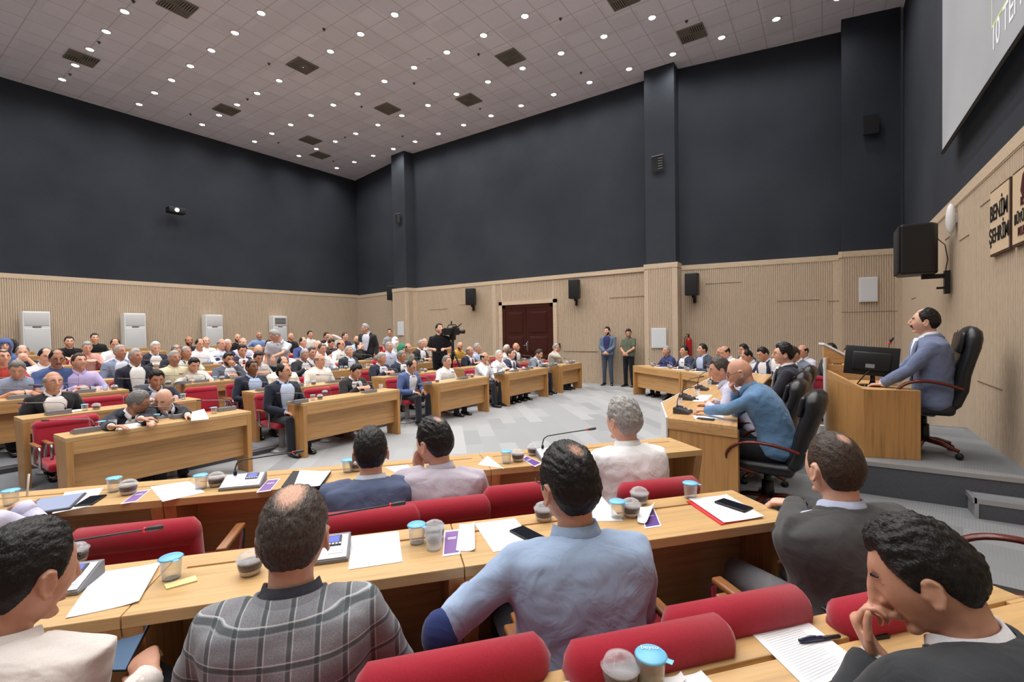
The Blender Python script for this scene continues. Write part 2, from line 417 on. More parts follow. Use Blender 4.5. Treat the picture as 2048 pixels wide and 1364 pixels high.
# dark double door
dm = MB().box(DX0, DX0+.13, ya-.0, ya+.05, 0, DZ).box(DX1-.13, DX1, ya-.0, ya+.05, 0, DZ).box(DX0, DX1, ya-.0, ya+.05, DZ-.12, DZ)
door = struct('door_1', dm, MAHOG, .006)
mid = (DX0+DX1)/2-.05
for x0, x1 in ((DX0+.13, mid), (mid+.005, DX1-.13)):
    lf = MB().box(x0+.005, x1, ya+.01, ya+.045, 0.01, DZ-.12)
    for z0, z1 in ((.15, .85), (.98, 1.5), (1.63, 2.35)):
        lf.box(x0+.13, x1-.12, ya-.006, ya+.02, z0, z1).box(x0+.17, x1-.16, ya-.014, ya, z0+.04, z1-.04)
    lf.build('door_leaf', MAHOG, door, .006)
hd = MB().tube([(mid+.06, ya-.01, 1.02), (mid+.06, ya-.06, 1.04), (mid+.06, ya-.07, 1.16), (mid+.06, ya-.06, 1.28), (mid+.06, ya-.01, 1.3)], .012)
hd.rbox(mid+.035, mid+.085, ya-.004, ya+.01, .98, 1.34, .01); hd.tube([(mid+.02, ya-.04, 1.2), (mid-.1, ya-.045, 1.2)], .01)
hd.build('door_handle', CHROME, door)
# joints in the panelling
joints = [(-13.2, 2.6, 1.0), (-11.6, 2.72, .8), (-7.2, 1.0, 1.2), (-5.6, 2.66, 1.1)]
jm = MB()
for x, z, L in joints: jm.box(x, x+L, (13.64+.02*(x+13.9)/4)-.003 if x < -9.6 else 13.66+.04*(x+9.6)/5.2-.003, 13.72, z, z+.012)
for x, z, L in ((-2.8, 2.9, .9), (-1.1, 2.35, .95), (.0, 2.3, .25)):
    a_ = atan2(.67, 3.66); t = (x+3.42)/3.66; y = 13.66+t*.67
    jm.box(0, L, -.003, .02, 0, .014, Matrix.Translation((x, y, z)) @ Matrix.Rotation(a_, 4, 'Z'))
jm.box(0, 1.1, -.003, .02, 0, .012, Matrix.Translation((.27, 13.767, 2.0)) @ Matrix.Rotation(atan2(.27, 1.18), 4, 'Z'))
o = jm.build('trim_1', plain('panel_joint', (110, 88, 68), .8)); o['kind'] = 'structure'  # thin panel joints in their own brown colour
wall_run('left', [(-19.25, Y_BACK), (CORN[0]+.01, CORN[1]+.15)], 3.55)
wc = wall_run('front', [(XC, 14.2), (XC, Y_BACK)], 3.38)
struct('wall_back', MB().box(-19.6, XC+.3, Y_BACK-.3, Y_BACK, -.1, CEIL), M_UP)
jm = MB()
for y, z, L in ((8.3, 2.75, .5), (7.3, 2.98, .5), (7.4, 1.02, .9), (12.5, 2.2, .6), (9.2, 2.9, .3)): jm.box(XC-.004, XC+.01, y-L, y, z, z+.01)
o = jm.build('trim_2', MATS['panel_joint']); o['kind'] = 'structure'
# baseboards
for nm, pts in (('right', WALL_A[7:]), ('right_far', WALL_A[:6])):
    mb = MB()
    for i in range(len(pts)-1):
        a, b2 = V(pts[i]+(0,)), V(pts[i+1]+(0,)); d = (b2-a).normalized(); n_ = V((d.y, -d.x, 0))
        q = [a+n_*.014, b2+n_*.014, b2, a]; vs = [V((p.x, p.y, 0)) for p in q]+[V((p.x, p.y, .09)) for p in q]
        mb.add(vs, [(0, 3, 2, 1), (4, 5, 6, 7), (0, 1, 5, 4), (1, 2, 6, 5), (2, 3, 7, 6), (3, 0, 4, 7)])
    struct('baseboard_'+nm, mb, M_TRIM)
# --- tiers of the far block
ROWX = [-5.93, -7.1, -8.6, -9.7, -10.9, -12.2, -13.5, -14.8, -16.1, -17.3]
TIER = [0, .085, .17, .26, .34, .42, .5, .58, .66, .66]
M_NOSE = MB()
tm = MB(); rm = MB()
for r in range(1, 9):
    x1 = ROWX[r]+.42
    tm.box(-19.3, x1, Y_BACK, 13.7, TIER[r-1]-.01, TIER[r])
    M_NOSE.box(x1-.035, x1+.008, Y_BACK, 13.6, TIER[r]-.004, TIER[r]+.006).box(x1, x1+.008, Y_BACK, 13.6, TIER[r]-.03, TIER[r])
    rm.box(x1, x1+.004, Y_BACK, 13.6, TIER[r-1], TIER[r]-.03)
struct('floor_tiers', tm, M_CAR3); struct('trim_3', M_NOSE, ALU); struct('trim_4', rm, M_RISER)
# sockets let into the first riser
for k, y in enumerate((.98, 1.2)):
    s_ = thing('floor_socket', ('round red rimmed floor socket in the first step riser' if k == 0 else 'round grey floor socket beside the red one in the riser'), 'socket', (ROWX[1]+.426, y, .045), 0)
    MB().lathe([(.0, 0), (.03, 0), (.034, .006), (.026, .008), (.024, .002), (0, .002)], 16, Matrix.Rotation(pi/2, 4, 'Y')).build('rim', plain('socket_rim%d' % k, (170, 70, 60) if k == 0 else (120, 120, 124), .4), s_)
# --- near platform (camera side) and the one under the presidency table
Z0 = .10
NN = V((-.7507, .6606, 0)); DD = V((.6606, .7507, 0))
def fr(n_, s_, z=0): p = NN*n_+DD*s_; return V((p.x, p.y, z))
pl = [(XC+.05, Y_BACK), (XC+.05, 5.9), (XC+.05, 8.6), (-1.28, 8.6), (-1.22, 5.0)]
e1 = fr(3.22, 2.3); e2 = fr(3.22, -6.2)
pl += [(e1.x, e1.y), (e2.x, e2.y), (e2.x-.6, Y_BACK)]
struct('floor_platform', MB().prism(pl, -.02, Z0), M_CAR2)
# --- stage with steps
SZ, SY = .40, 5.47
st = MB().box(.16, XC+.05, SY, 7.85, Z0-.02, SZ)
struct('floor_stage', st, M_CAR2)
struct('trim_5', MB().box(.15, XC+.02, SY-.012, SY+.03, SZ-.03, SZ+.008).box(.14, .17, SY, 7.85, SZ-.03, SZ+.008).box(.14, XC, 7.83, 7.87, SZ-.03, SZ+.008), ALU)
struct('trim_6', MB().box(.16, XC, SY-.006, SY+.002, Z0, SZ-.03).box(.154, .162, SY, 7.85, Z0, SZ-.03), M_RISER)
struct('floor_step', MB().box(.99, XC+.04, SY-.24, SY, Z0-.02, Z0+.15), M_CAR2)
struct('trim_7', MB().box(.985, XC+.02, SY-.25, SY-.215, Z0+.12, Z0+.158).box(.975, 1.0, SY-.25, SY, Z0+.12, Z0+.158).box(.985, 1.01, SY-.255, SY-.235, Z0, Z0+.12), ALU)
struct('trim_8', MB().box(1.01, XC+.02, SY-.247, SY-.238, Z0, Z0+.12), M_RISER)
# ================================================================== CEILING FITTINGS
M_LENS = plain('downlight_lens', (255, 252, 248), .3, emit=30)
M_RIMW = plain('downlight_rim', (225, 225, 225), .4)
lamp = bpy.data.lights.new('downlight_lamp', 'SPOT'); lamp.energy = LAMP_W; lamp.color = (1.0, .972, .945); lamp.shadow_soft_size = .09
lamp.spot_size = radians(156); lamp.spot_blend = 1.0
LIGHTS = []
def make_down():
    t = thing('downlight', '', 'light')
    MB().lathe([(.075, 0), (.11, 0), (.112, -.006), (.1, -.016), (.078, -.018), (.075, -.004)], 20).build('trim_ring', M_RIMW, t)
    MB().lathe([(0, -.012), (.074, -.010), (.076, 0), (0, 0)], 20).build('lens', M_LENS, t)
    return t
down = Proto(make_down)
for r in range(0, 10):
    for i in range(0, 16):
        x, y = GX0+GDX*i, GY0-GDY*r
        if x > XC-.2 or y < Y_BACK+.5: continue
        d_ = down((x, y, CEIL), 0, 'round white downlight in the tiled ceiling grid', 'recessed ceiling downlights')
        lo = bpy.data.objects.new('lamp', lamp); col.objects.link(lo); lo.parent = d_; lo.location = (0, 0, -.03)
M_VENT = plain('vent_grey', (132, 126, 116), .5)
def make_vent():
    t = thing('ceiling_vent', '', 'vent')
    MB().box(-.29, .29, -.29, .29, -.012, .0).build('backing', plain('vent_dark', (60, 54, 48), .7), t)
    f = MB()
    for s in (-1, 1):
        f.box(s*.29-.012, s*.29+.012, -.3, .3, -.03, 0).box(-.3, .3, s*.29-.012, s*.29+.012, -.03, 0)
    f.box(-.01, .01, -.29, .29, -.028, 0).box(-.29, .29, -.01, .01, -.028, 0); f.build('frame', M_VENT, t)
    sl = MB()
    for qx in (-1, 1):
        for qy in (-1, 1):
            for k in range(5):
                c = .045+k*.05
                if qx*qy > 0: sl.box(min(qx*.02, qx*.28), max(qx*.02, qx*.28), qy*c-.012, qy*c+.012, -.03, -.014)
                else: sl.box(qx*c-.012, qx*c+.012, min(qy*.02, qy*.28), max(qy*.02, qy*.28), -.03, -.014)
    sl.build('louvres', M_VENT, t); return t
vent = Proto(make_vent)
for x, y, lb in ((355, 10, 'square ceiling vent cut by the top edge of the picture'), (163, 116, 'square ceiling vent nearest the left edge of the picture'), (605, 131, 'square ceiling vent left of the ceiling centre, second from the top edge'),
                 (453, 219, 'square ceiling vent close above the left dark wall, small'), (775, 217, 'square ceiling vent above the first wall column'), (1021, 114, 'square ceiling vent to the right of the ceiling centre'),
                 (938, 199, 'triangular looking dark vent right of the first wall column'), (621, 280, 'small square ceiling vent left of the farthest corner'), (640, 310, 'dark triangular looking vent nearest the far corner'),
                 (1384, 66, 'square louvred vent above the second wall column'), (1245, -5, 'square ceiling vent cut off at the top right of centre')):
    p = at_z(x, y, CEIL); gx = GX0+.3+round((p.x-GX0-.3)/.6)*.6; vent((p.x, p.y, CEIL-.001), 0, lb)
def make_spr():
    t = thing('sprinkler', '', 'sprinkler')
    MB().lathe([(.0, 0), (.04, 0), (.035, -.012), (.012, -.014), (.012, -.04), (.02, -.045), (0, -.05)], 12).build('head', plain('sprinkler_metal', (90, 84, 80), .4, .6), t); return t
spr = Proto(make_spr)
for x, y in ((267, 2), (198, 84), (140, 148), (538, 127), (495, 198), (381, 228), (648, 58), (828, 166), (1121, 37), (1373, 42), (1162, 145), (957, 108), (723, 213), (960, 217), (557, 285), (690, 274), (667, 322), (805, 272)):
    p = at_z(x, y, CEIL); spr((p.x, p.y, CEIL), 0, 'small dark sprinkler head on a ceiling tile', 'ceiling sprinklers')
p = at_z(858, 119, CEIL); t = thing('smoke_detector', 'round pale smoke detector near the middle of the ceiling', 'detector', (p.x, p.y, CEIL))
MB().lathe([(.0, -.05), (.04, -.05), (.055, -.035), (.07, -.02), (.07, 0), (0, 0)], 18).build('housing', WHITE_P, t)
# ================================================================== WALL FITTINGS
def make_ac():
    t = thing('air_conditioner', '', 'air conditioner')   # faces +X
    MB().rbox(-.02, .34, -.28, .28, 0, 1.82, .015).build('cabinet', WHITE_P, t)
    MB().rbox(.335, .352, -.25, .25, 1.42, 1.78, .006).build('outlet_panel', plain('ac_panel', (205, 206, 206), .4), t)
    MB().rbox(.335, .352, -.25, .25, .62, 1.34, .006).build('front_panel', MATS['ac_panel'], t)
    MB().box(.34, .356, -.09, .09, 1.375, 1.395).build('display', BLACK_P, t)
    g = MB()
    for k in range(9): g.box(.338, .352, -.25, .25, .1+k*.055, .135+k*.055)
    g.build('intake_grille', plain('ac_grille', (160, 164, 166), .5), t)
    MB().box(.30, .341, -.255, .255, .08, .6).build('grille_back', CHARC, t)
    return t
ac = Proto(make_ac)
for k, (x, lb) in enumerate(((75, 'tall white air conditioner nearest the left edge of the picture'), (272, 'tall white air conditioner second from the left along the back wall'),
                             (430, 'tall white air conditioner third from the left behind the audience'), (561, 'tall white air conditioner with open louvres nearest the far corner'))):
    p = at_x(x, 640, -18.3); o = ac((-18.72+.02*k, p.y, .66), 0, lb)
    if k == 3:
        g = MB()
        for j in range(5): g.box(.352, .362, -.22, .22, 1.5+j*.05, 1.525+j*.05)
        gg = g.build('louvres', CHARC, o)
def make_speaker():
    t = thing('wall_speaker', '', 'loudspeaker')   # front faces -Y
    MB().prism([(-.17, -.34), (.17, -.34), (.17, -.1), (.1, 0), (-.1, 0), (-.17, -.1)], -.3, .3).build('cabinet', BLACK_P, t, .02)
    MB().rbox(-.155, .155, -.352, -.335, -.28, .28, .01).build('grille', plain('speaker_grille', (14, 14, 15), .75), t)
    MB().box(-.03, .03, -.12, .09, -.36, -.3).box(-.035, .035, .04, .11, -.5, -.25).box(-.02, .02, .0, .06, -.36, -.33).build('bracket', BLACK_P, t)
    return t
spk = Proto(make_speaker)
def wall_y(x):
    for a, b2 in zip(WALL_A, WALL_A[1:]):
        if a[0] <= x < b2[0]: return a[1]+(b2[1]-a[1])*(x-a[0])/(b2[0]-a[0])
    return 13.7
for (x, y, rz, lb) in ((942, 594, .35, 'black wall loudspeaker left of the dark door'), (1148, 579, .25, 'black wall loudspeaker right of the dark door'), (1385, 569, -.0, 'black wall loudspeaker above the fire extinguisher'),
                       (777, 586, .5, 'black wall loudspeaker half hidden by the first column')):
    p = at_y(x, y, 13.45); wy = wall_y(p.x)
    spk((p.x, wy-.11, p.z), rz, lb)
# big speaker on the front wall
t = thing('wall_speaker', 'large black loudspeaker on a bracket above the speaker chair', 'loudspeaker', (XC-.02, 8.75, 2.72), radians(0))
MB().prism([(-.56, -.28), (-.2, -.22), (-.14, -.12), (-.14, .12), (-.2, .22), (-.56, .28)], -.34, .36).build('cabinet', BLACK_P, t, .03)
MB().rbox(-.585, -.55, -.26, .26, -.32, .34, .02).build('grille', MATS['speaker_grille'], t)
MB().box(-.3, -.02, -.03, .03, -.4, -.34).box(-.06, .0, -.05, .05, -.62, -.3).box(-.14, -.02, -.012, .012, -.55, -.52).build('bracket', BLACK_P, t)
MB().tube([(-.14, -.05, .15), (-.06, -.06, .05), (-.03, -.05, -.15), (-.05, -.03, -.3), (-.02, 0, -.35)], .006).build('cable', BLACK_P, t)
t = thing('wall_lamp', 'white oval fitting on the panelled wall beside the large loudspeaker', 'wall fitting', (XC, 8.45, 3.08))
MB().ell((-.06, 0, 0), (.055, .07, .2), 18).box(-.06, 0, -.03, .03, -.06, .06).build('body', WHITE_P, t)
# posters, grilles
def frame_board(x, y, wdt, h, lb, cat='panel', yy=13.19, rz=0, face=(214, 218, 224), rim=WHITE_P):
    p = at_y(x, y, yy); t = thing('framed_board', lb, cat, (p.x, yy, p.z), rz)
    MB().box(-wdt/2, wdt/2, -.03, -.004, -h/2, h/2).build('frame', rim, t, .004)
    MB().box(-wdt/2+.03, wdt/2-.03, -.034, -.028, -h/2+.03, h/2-.03).build('face', plain('board_face', face, .3), t); return t
frame_board(1318, 676, .42, .56, 'white framed board on the second column beside the far table', yy=13.205)
frame_board(1736, 579, .36, .58, 'white framed board on the wall behind the chairman desk', yy=13.86, rz=radians(13))
frame_board(802, 657, .36, .56, 'small white framed board on the first column', yy=13.235)
def grille(x, y, yy, wdt, h, lb, rz=0, n=5):
    p = at_y(x, y, yy); t = thing('wall_grille', lb, 'grille', (p.x, yy, p.z), rz)
    MB().box(-wdt/2, wdt/2, -.012, .0, -h/2, h/2).build('backing', DARK, t)
    f = MB().box(-wdt/2, wdt/2, -.03, 0, h/2-.02, h/2)
    for k in range(n): f.box(wdt/2-.14, wdt/2-.02, -.025, -.01, -h/2+.06+k*h*.16, -h/2+.075+k*h*.16)
    f.build('louvres', plain('grille_grey', (120, 122, 128), .5), t); return t
grille(1315, 327, 13.16, .32, .44, 'small dark grille high on the second column')
grille(796, 437, 13.19, .26, .4, 'small dark grille high on the first column')
t = thing('wall_recess', 'black square recess high on the dark wall near the stage', 'grille', (0.85, 13.85, 6.36), radians(13)); MB().box(-.15, .15, -.03, .03, -.22, .22).build('recess', DARK, t)
p = at_y(1116, 692, 13.6); t = thing('wall_box', 'small black control box on the wall beside the dark door', 'box', (p.x, 13.66, p.z)); MB().rbox(-.06, .06, -.06, -.005, -.09, .09, .01).build('housing', BLACK_P, t)
# fire extinguisher
t = thing('fire_extinguisher', 'red fire extinguisher on the wall beside the second column', 'fire extinguisher', (-3.2, 13.52, .92))
MB().lathe([(0, 0), (.075, .005), (.085, .03), (.085, .42), (.06, .49), (.025, .52), (0, .52)], 18).build('cylinder', plain('extinguisher_red', (168, 24, 26), .3), t)
MB().tube([(0, 0, .52), (0, 0, .6)], .02).box(-.07, .02, -.012, .012, .585, .6).box(-.06, .02, -.01, .01, .61, .622).build('valve_handle', BLACK_P, t)
MB().tube([(0, -.02, .56), (-.1, -.03, .52), (-.11, -.03, .3), (-.1, -.03, .2)], .01).build('hose', BLACK_P, t)
# projector on the left wall, lens lit
p = at_x(345, 424, -18.72); t = thing('projector', 'dark projector with a lit lens high on the left wall', 'projector', (-18.5, p.y, p.z))
MB().rbox(-.1, .2, -.25, .25, -.1, .1, .02).build('body', BLACK_P, t)
MB().box(-.22, -.05, -.04, .04, -.02, .02).build('bracket', BLACK_P, t)
MB().lathe([(0, 0), (.05, 0), (.06, -.03), (.06, -.05), (0, -.05)], 16, Matrix.Translation((.24, -.02, .0)) @ Matrix.Rotation(pi/2, 4, 'Y')).build('lens', plain('projector_lens', (225, 235, 255), .2, emit=12), t)
# projection screen on the front wall
SX = XC-.10
y1, z1 = 8.75, 4.05
t = thing('projection_screen', 'large grey projection screen with projected text, cut off at the top right', 'screen', (SX, y1, z1))
def m_screen():
    m, nt, b = new_mat('projected_picture'); vec = tex_setup(nt)
    n1 = N(nt, 'ShaderNodeTexNoise'); n1.inputs['Scale'].default_value = .6; nt.links.new(vec, n1.inputs['Vector'])
    c = ramp(nt, n1.outputs['Fac'], [(.3, (150, 152, 156)), (.7, (164, 166, 170))])
    nt.links.new(c, b.inputs['Base Color']); nt.links.new(c, b.inputs['Emission Color']); b.inputs['Emission Strength'].default_value = .16; b.inputs['Roughness'].default_value = .8; return m
MB().box(0, .01, -7.2, 0, 0, 4.5).build('fabric', m_screen(), t)
MB().tube([(.005, .02, 0), (.005, -7.22, 0)], .022).build('bottom_bar', BLACK_P, t)
M_PTXT = plain('projected_white', (214, 216, 222), .6, emit=.32); M_PGRN = plain('projected_lime', (190, 200, 120), .6, emit=.25); M_PWL = plain('projected_pale_line', (196, 206, 180), .6, emit=.25)
def text(body, size, mat, parent, loc, rot, name='lettering', align='LEFT', ext=.0015, sx=1.0, bold=0):
    c = bpy.data.curves.new(name, 'FONT'); c.body = body; c.size = size; c.extrude = ext; c.align_x = align; c.materials.append(mat); c.offset = bold
    tmp = bpy.data.objects.new(name, c); me = bpy.data.meshes.new_from_object(tmp); me.name = name; bpy.data.objects.remove(tmp)
    if not me.materials: me.materials.append(mat)
    o = bpy.data.objects.new(name, me); col.objects.link(o); o.parent = parent; o.location = loc; o.rotation_euler = rot; o.scale = (sx, 1, 1); return o
FACE_MX = (pi/2, 0, -pi/2)      # lettering that reads along -Y on a wall facing -X
pt = at_x(1984, 106, SX); text('10 TEMMUZ 2', .34, M_PTXT, t, (-.004, pt.y-y1, pt.z-z1), FACE_MX, sx=.8, ext=.001)
pt = at_x(1984, 56, SX)
MB().box(-.003, 0, pt.y-y1-3.5, pt.y-y1, pt.z-z1-.012, pt.z-z1+.012).build('projected_line', M_PGRN, t)
MB().box(-.003, 0, pt.y-y1-.006, pt.y-y1+.006, pt.z-z1, pt.z-z1+2).build('projected_line', M_PWL, t)
# sign panels
M_SIGN = plain('sign_cream', (214, 190, 158), .5); M_SRIM = plain('sign_rim', (74, 52, 40), .5); M_INK = plain('sign_black', (18, 15, 16), .5); M_INKR = plain('sign_maroon', (70, 16, 22), .5)
for k, (ya_, yb_, lines, lb) in enumerate(((6.76, 6.13, [('BENİM', .22, .35, M_INK), ('ŞEHRİM', .20, .13, M_INK)], 'cream framed sign reading BENİM ŞEHRİM on the front wall'),
                                           (6.06, 5.30, [('KONYA', .1, .27, M_INKR), ('BÜYÜKŞEHİR', .125, .13, M_INK), ('BELEDİYESİ', .1, .02, M_INKR)], 'cream framed city sign partly cut by the right edge'))):
    zb, zt = 2.36, 3.02
    t = thing('wall_sign', lb, 'sign', (XC-.02, ya_, zb)); Wd = ya_-yb_
    MB().box(-.012, .02, -Wd, 0, 0, zt-zb).build('rim', M_SRIM, t)
    MB().box(-.018, -.012, -Wd+.02, -.02, .02, zt-zb-.02).build('face', M_SIGN, t)
    for txt, sz, zz, mt in lines:
        text(txt, sz, mt, t, (-.021, -Wd/2, zz if k == 0 else zz+.06), FACE_MX, align='CENTER', sx=.86 if k == 0 else .78, bold=.0035)
    if k == 1:
        MB().prism([(0, 0), (-.05, .12), (-.12, .16), (-.13, .06), (-.2, .1), (-.22, -.02), (-.12, -.03), (-.06, -.08)], -.022, -.018, 'X', Matrix.Translation((0, -.24, .46))).build('emblem', M_INKR, t)
# ================================================================== PEOPLE
def sstep(x, a, b): t = max(0., min(1., (x-a)/(b-a))); return t*t*(3-2*t)
def hsurf(u, g=0.0):
    # surface of the bare head in head space (x right, y forward, z up); g = growth outwards
    x, y, z = u
    dn = max(0., -z)
    X = (.0775+g)*x*(1-.30*dn**1.4); Z = (.121+g)*z
    if y > 0: Y = (.098+g)*y*(1-.06*dn); Y -= .006*sstep(z, .35, .8)*y
    else: Y = (.102+g)*y*(1-.42*dn**1.2)
    for sx in (-1, 1):
        d2 = (x-sx*.40)**2+(y-.88)**2+(z-.14)**2; Y -= .013*math.exp(-d2/.028)
        d2 = (x-sx*.55)**2+(y-.75)**2+(z+.18)**2; Y += .004*math.exp(-d2/.05)
    d2 = x*x*.6+(y-.9)**2+(z-.30)**2; Y += .004*math.exp(-d2/.02)
    if y > 0: Y += .009*math.exp(-(x*x/.07+(z+.84)**2/.04))
    return V((X, Y, Z))
def sphere_dirs(nu, nv):
    out = [V((0, 0, 1))]
    for i in range(1, nv):
        p = pi*i/nv
        for k in range(nu): a = 2*pi*k/nu; out.append(V((sin(p)*cos(a), sin(p)*sin(a), cos(p))))
    out.append(V((0, 0, -1))); fs = []
    for k in range(nu): fs.append((0, 1+k, 1+(k+1) % nu))
    for i in range(nv-2):
        for k in range(nu):
            a = 1+i*nu+k; b2 = 1+i*nu+(k+1) % nu; fs.append((a, a+nu, b2+nu, b2))
    L = len(out)-1; b0 = 1+(nv-2)*nu
    for k in range(nu): fs.append((L, b0+(k+1) % nu, b0+k))
    return out, fs
def hair_mask(u, style):
    x, y, z = u
    if y > 0: line = -.04+.64*sstep(y, .12, .72)+.17*math.exp(-((abs(x)-.52)/.17)**2)*sstep(y, .25, .55)
    else: line = -.05-.62*sstep(-y, .0, .75)
    if y > -.1 and y < .5 and abs(x) > .6: line -= .12*(1-abs(y-.2)/.35) if abs(y-.2) < .35 else 0
    m = sstep(z-line, -.05, .10)
    vol = .30+.70*sstep(z-line, .0, .45)
    if abs(x) > .75: m *= 1-.9*math.exp(-((y+.05)**2/.035+(z+.12)**2/.06))
    if style == 'bald': m = 0
    c = 1.0
    if style == 'ring': c *= sstep(.46-z, -.12, .12)*sstep(.5-y, -.1, .25)
    if style == 'reced': c *= 1-sstep(z+y*.6, .88, 1.10)*(1 if y > -.35 else sstep(y, -.6, -.35))
    if style == 'crown': c *= 1-.66*math.exp(-(((x*x)+(y+.42)**2+(z-.88)**2)/.075)**1.3)
    if style == 'thin': c *= 1-.98*math.exp(-(((x*x)+((y+.36)*.75)**2+(z-.90)**2)/.17)**1.4)
    if style == 'front': c *= 1-.8*math.exp(-((x*x*.8)+(y-.35)**2+(z-.9)**2)/.14)
    return m, c, vol
def bez(a, b, c, t): return a*(1-t)**2+b*(2*t*(1-t))+c*t*t
SKINS = {'a': (222, 178, 154), 'b': (208, 160, 134), 'c': (184, 136, 110), 'd': (134, 94, 72), 'p': (232, 190, 170)}
HAIRS = {'k': (24, 21, 21), 'n': (64, 50, 41), 'g': (126, 123, 120), 'w': (214, 210, 204), 's': (166, 164, 161), 'o': (78, 68, 62)}
def skin_mat(k):
    key = 'skin_'+k
    if key in MATS: return MATS[key]
    m, nt, b = new_mat(key); vec = tex_setup(nt); c = SKINS[k]
    n1 = N(nt, 'ShaderNodeTexNoise'); n1.inputs['Scale'].default_value = 22; n1.inputs['Detail'].default_value = 4; nt.links.new(vec, n1.inputs['Vector'])
    nt.links.new(ramp(nt, n1.outputs['Fac'], [(.3, (c[0]*.96, c[1]*.91, c[2]*.9)), (.7, (min(255, c[0]*1.03), c[1]*1.02, c[2]*1.02))]), b.inputs['Base Color'])
    b.inputs['Roughness'].default_value = .48; b.inputs['Subsurface Weight'].default_value = .06; b.inputs['Subsurface Radius'].default_value = (.02, .008, .004)
    n2 = N(nt, 'ShaderNodeTexNoise'); n2.inputs['Scale'].default_value = 260; nt.links.new(vec, n2.inputs['Vector']); bump(nt, b, n2.outputs['Fac'], .12, .002)
    MATS[key] = m; return m
def hair_mat(k, sk=None, gloss=.42):
    key = 'hair_'+k+str(sk)
    if key in MATS: return MATS[key]
    m, nt, b = new_mat(key); vec = tex_setup(nt, (70, 18, 30)); c = HAIRS[k]
    n1 = N(nt, 'ShaderNodeTexNoise'); n1.inputs['Scale'].default_value = 4; n1.inputs['Detail'].default_value = 5; n1.inputs['Distortion'].default_value = .4; nt.links.new(vec, n1.inputs['Vector'])
    lo_, hi_ = (.6, 1.2) if c[0] < 90 else (.76, 1.1)
    hcol = ramp(nt, n1.outputs['Fac'], [(.3, tuple(x*lo_ for x in c)), (.7, tuple(min(255, x*hi_) for x in c))])
    if sk:
        # thinning hair lets the scalp through
        at = N(nt, 'ShaderNodeAttribute'); at.attribute_name = 'cover'
        ad = N(nt, 'ShaderNodeMath', operation='MULTIPLY_ADD'); nt.links.new(n1.outputs['Fac'], ad.inputs[0]); ad.inputs[1].default_value = .9; ad.inputs[2].default_value = -.45
        a2 = N(nt, 'ShaderNodeMath', operation='ADD'); nt.links.new(at.outputs['Fac'], a2.inputs[0]); nt.links.new(ad.outputs[0], a2.inputs[1])
        mr = N(nt, 'ShaderNodeMapRange'); mr.inputs['From Min'].default_value = .25; mr.inputs['From Max'].default_value = .75; nt.links.new(a2.outputs[0], mr.inputs[0])
        mx = N(nt, 'ShaderNodeMix', data_type='RGBA'); nt.links.new(mr.outputs[0], mx.inputs[0]); s_ = SKINS[sk]; mx.inputs[6].default_value = s2l((s_[0]*.97, s_[1]*.94, s_[2]*.93))+(1,); nt.links.new(hcol, mx.inputs[7]); hcol = mx.outputs[2]
    nt.links.new(hcol, b.inputs['Base Color'])
    b.inputs['Roughness'].default_value = gloss; b.inputs['Specular IOR Level'].default_value = .35; bump(nt, b, n1.outputs['Fac'], .8 if c[0] < 90 else .45, .005)
    MATS[key] = m; return m
def cover_attr(o, vals):
    a = o.data.attributes.new('cover', 'FLOAT', 'POINT'); a.data.foreach_set('value', vals)
EYE_W = plain('eye_white', (215, 208, 200), .3); EYE_D = plain('eye_dark', (30, 20, 16), .2); LIP = plain('lip', (158, 92, 80), .5); GOLD = plain('gold_metal', (196, 160, 80), .3, 1)
def remesh(o, vox, smooth=4, disp=0, dscale=.14):
    m = o.modifiers.new('surface', 'REMESH'); m.mode = 'VOXEL'; m.voxel_size = vox; m.use_smooth_shade = True
    if smooth: s_ = o.modifiers.new('smooth', 'SMOOTH'); s_.iterations = smooth; s_.factor = .5
    if disp:
        tx = bpy.data.textures.get('folds%.2f' % dscale) or bpy.data.textures.new('folds%.2f' % dscale, 'CLOUDS'); tx.noise_scale = dscale; tx.noise_depth = 2
        d = o.modifiers.new('folds', 'DISPLACE'); d.texture = tx; d.strength = disp; d.mid_level = .5; d.texture_coords = 'GLOBAL'
def hand(mb, W, f, nrm, side, curl=.5, r=.0085, spread=.0, flex=None, thumb_in=.3):
    f = f.normalized(); nrm = (nrm-f*nrm.dot(f)).normalized(); lat = f.cross(nrm)*side   # lat points to the thumb side
    mb.tube([W-f*.03, W+f*.01, W+f*.04, W+f*.075, W+f*.092], [.026, .028, .038, .042, .036], 10, [.021, .019, .016, .014, .011], Xs=[lat]*5)
    Ls = [.040, .045, .042, .033]
    for i in range(4):
        o = (1.5-i)*.0205; base = W+f*(.085-.004*abs(i-1.3))+lat*o; c = (flex[i] if flex else curl*(1+.12*i)); ang = .25*c; d0 = (f+lat*(spread*(1.5-i))).normalized(); p = base; pts = [base-f*.02, base]
        for j, k in enumerate((1, .62, .5)):
            ang += c*(.75 if j else .6); dd = (d0*cos(ang)+nrm*sin(ang)).normalized(); p = p+dd*Ls[i]*k; pts.append(p)
        mb.tube(pts, [r*1.05, r*1.08, r, r*.93, r*.8], 8)
    b0 = W+f*.018+lat*.024; d1 = (f*.75+lat*.62+nrm*thumb_in).normalized(); p1 = b0+d1*.042; d2 = (f*.95+lat*.15+nrm*(thumb_in+.15)).normalized(); p2 = p1+d2*.034; p3 = p2+(d2+nrm*.25).normalized()*.026
    mb.tube([b0-d1*.01, b0, p1, p2, p3], [r*1.3, r*1.6, r*1.25, r*1.15, r*.9], 8)
PEOPLE = {}
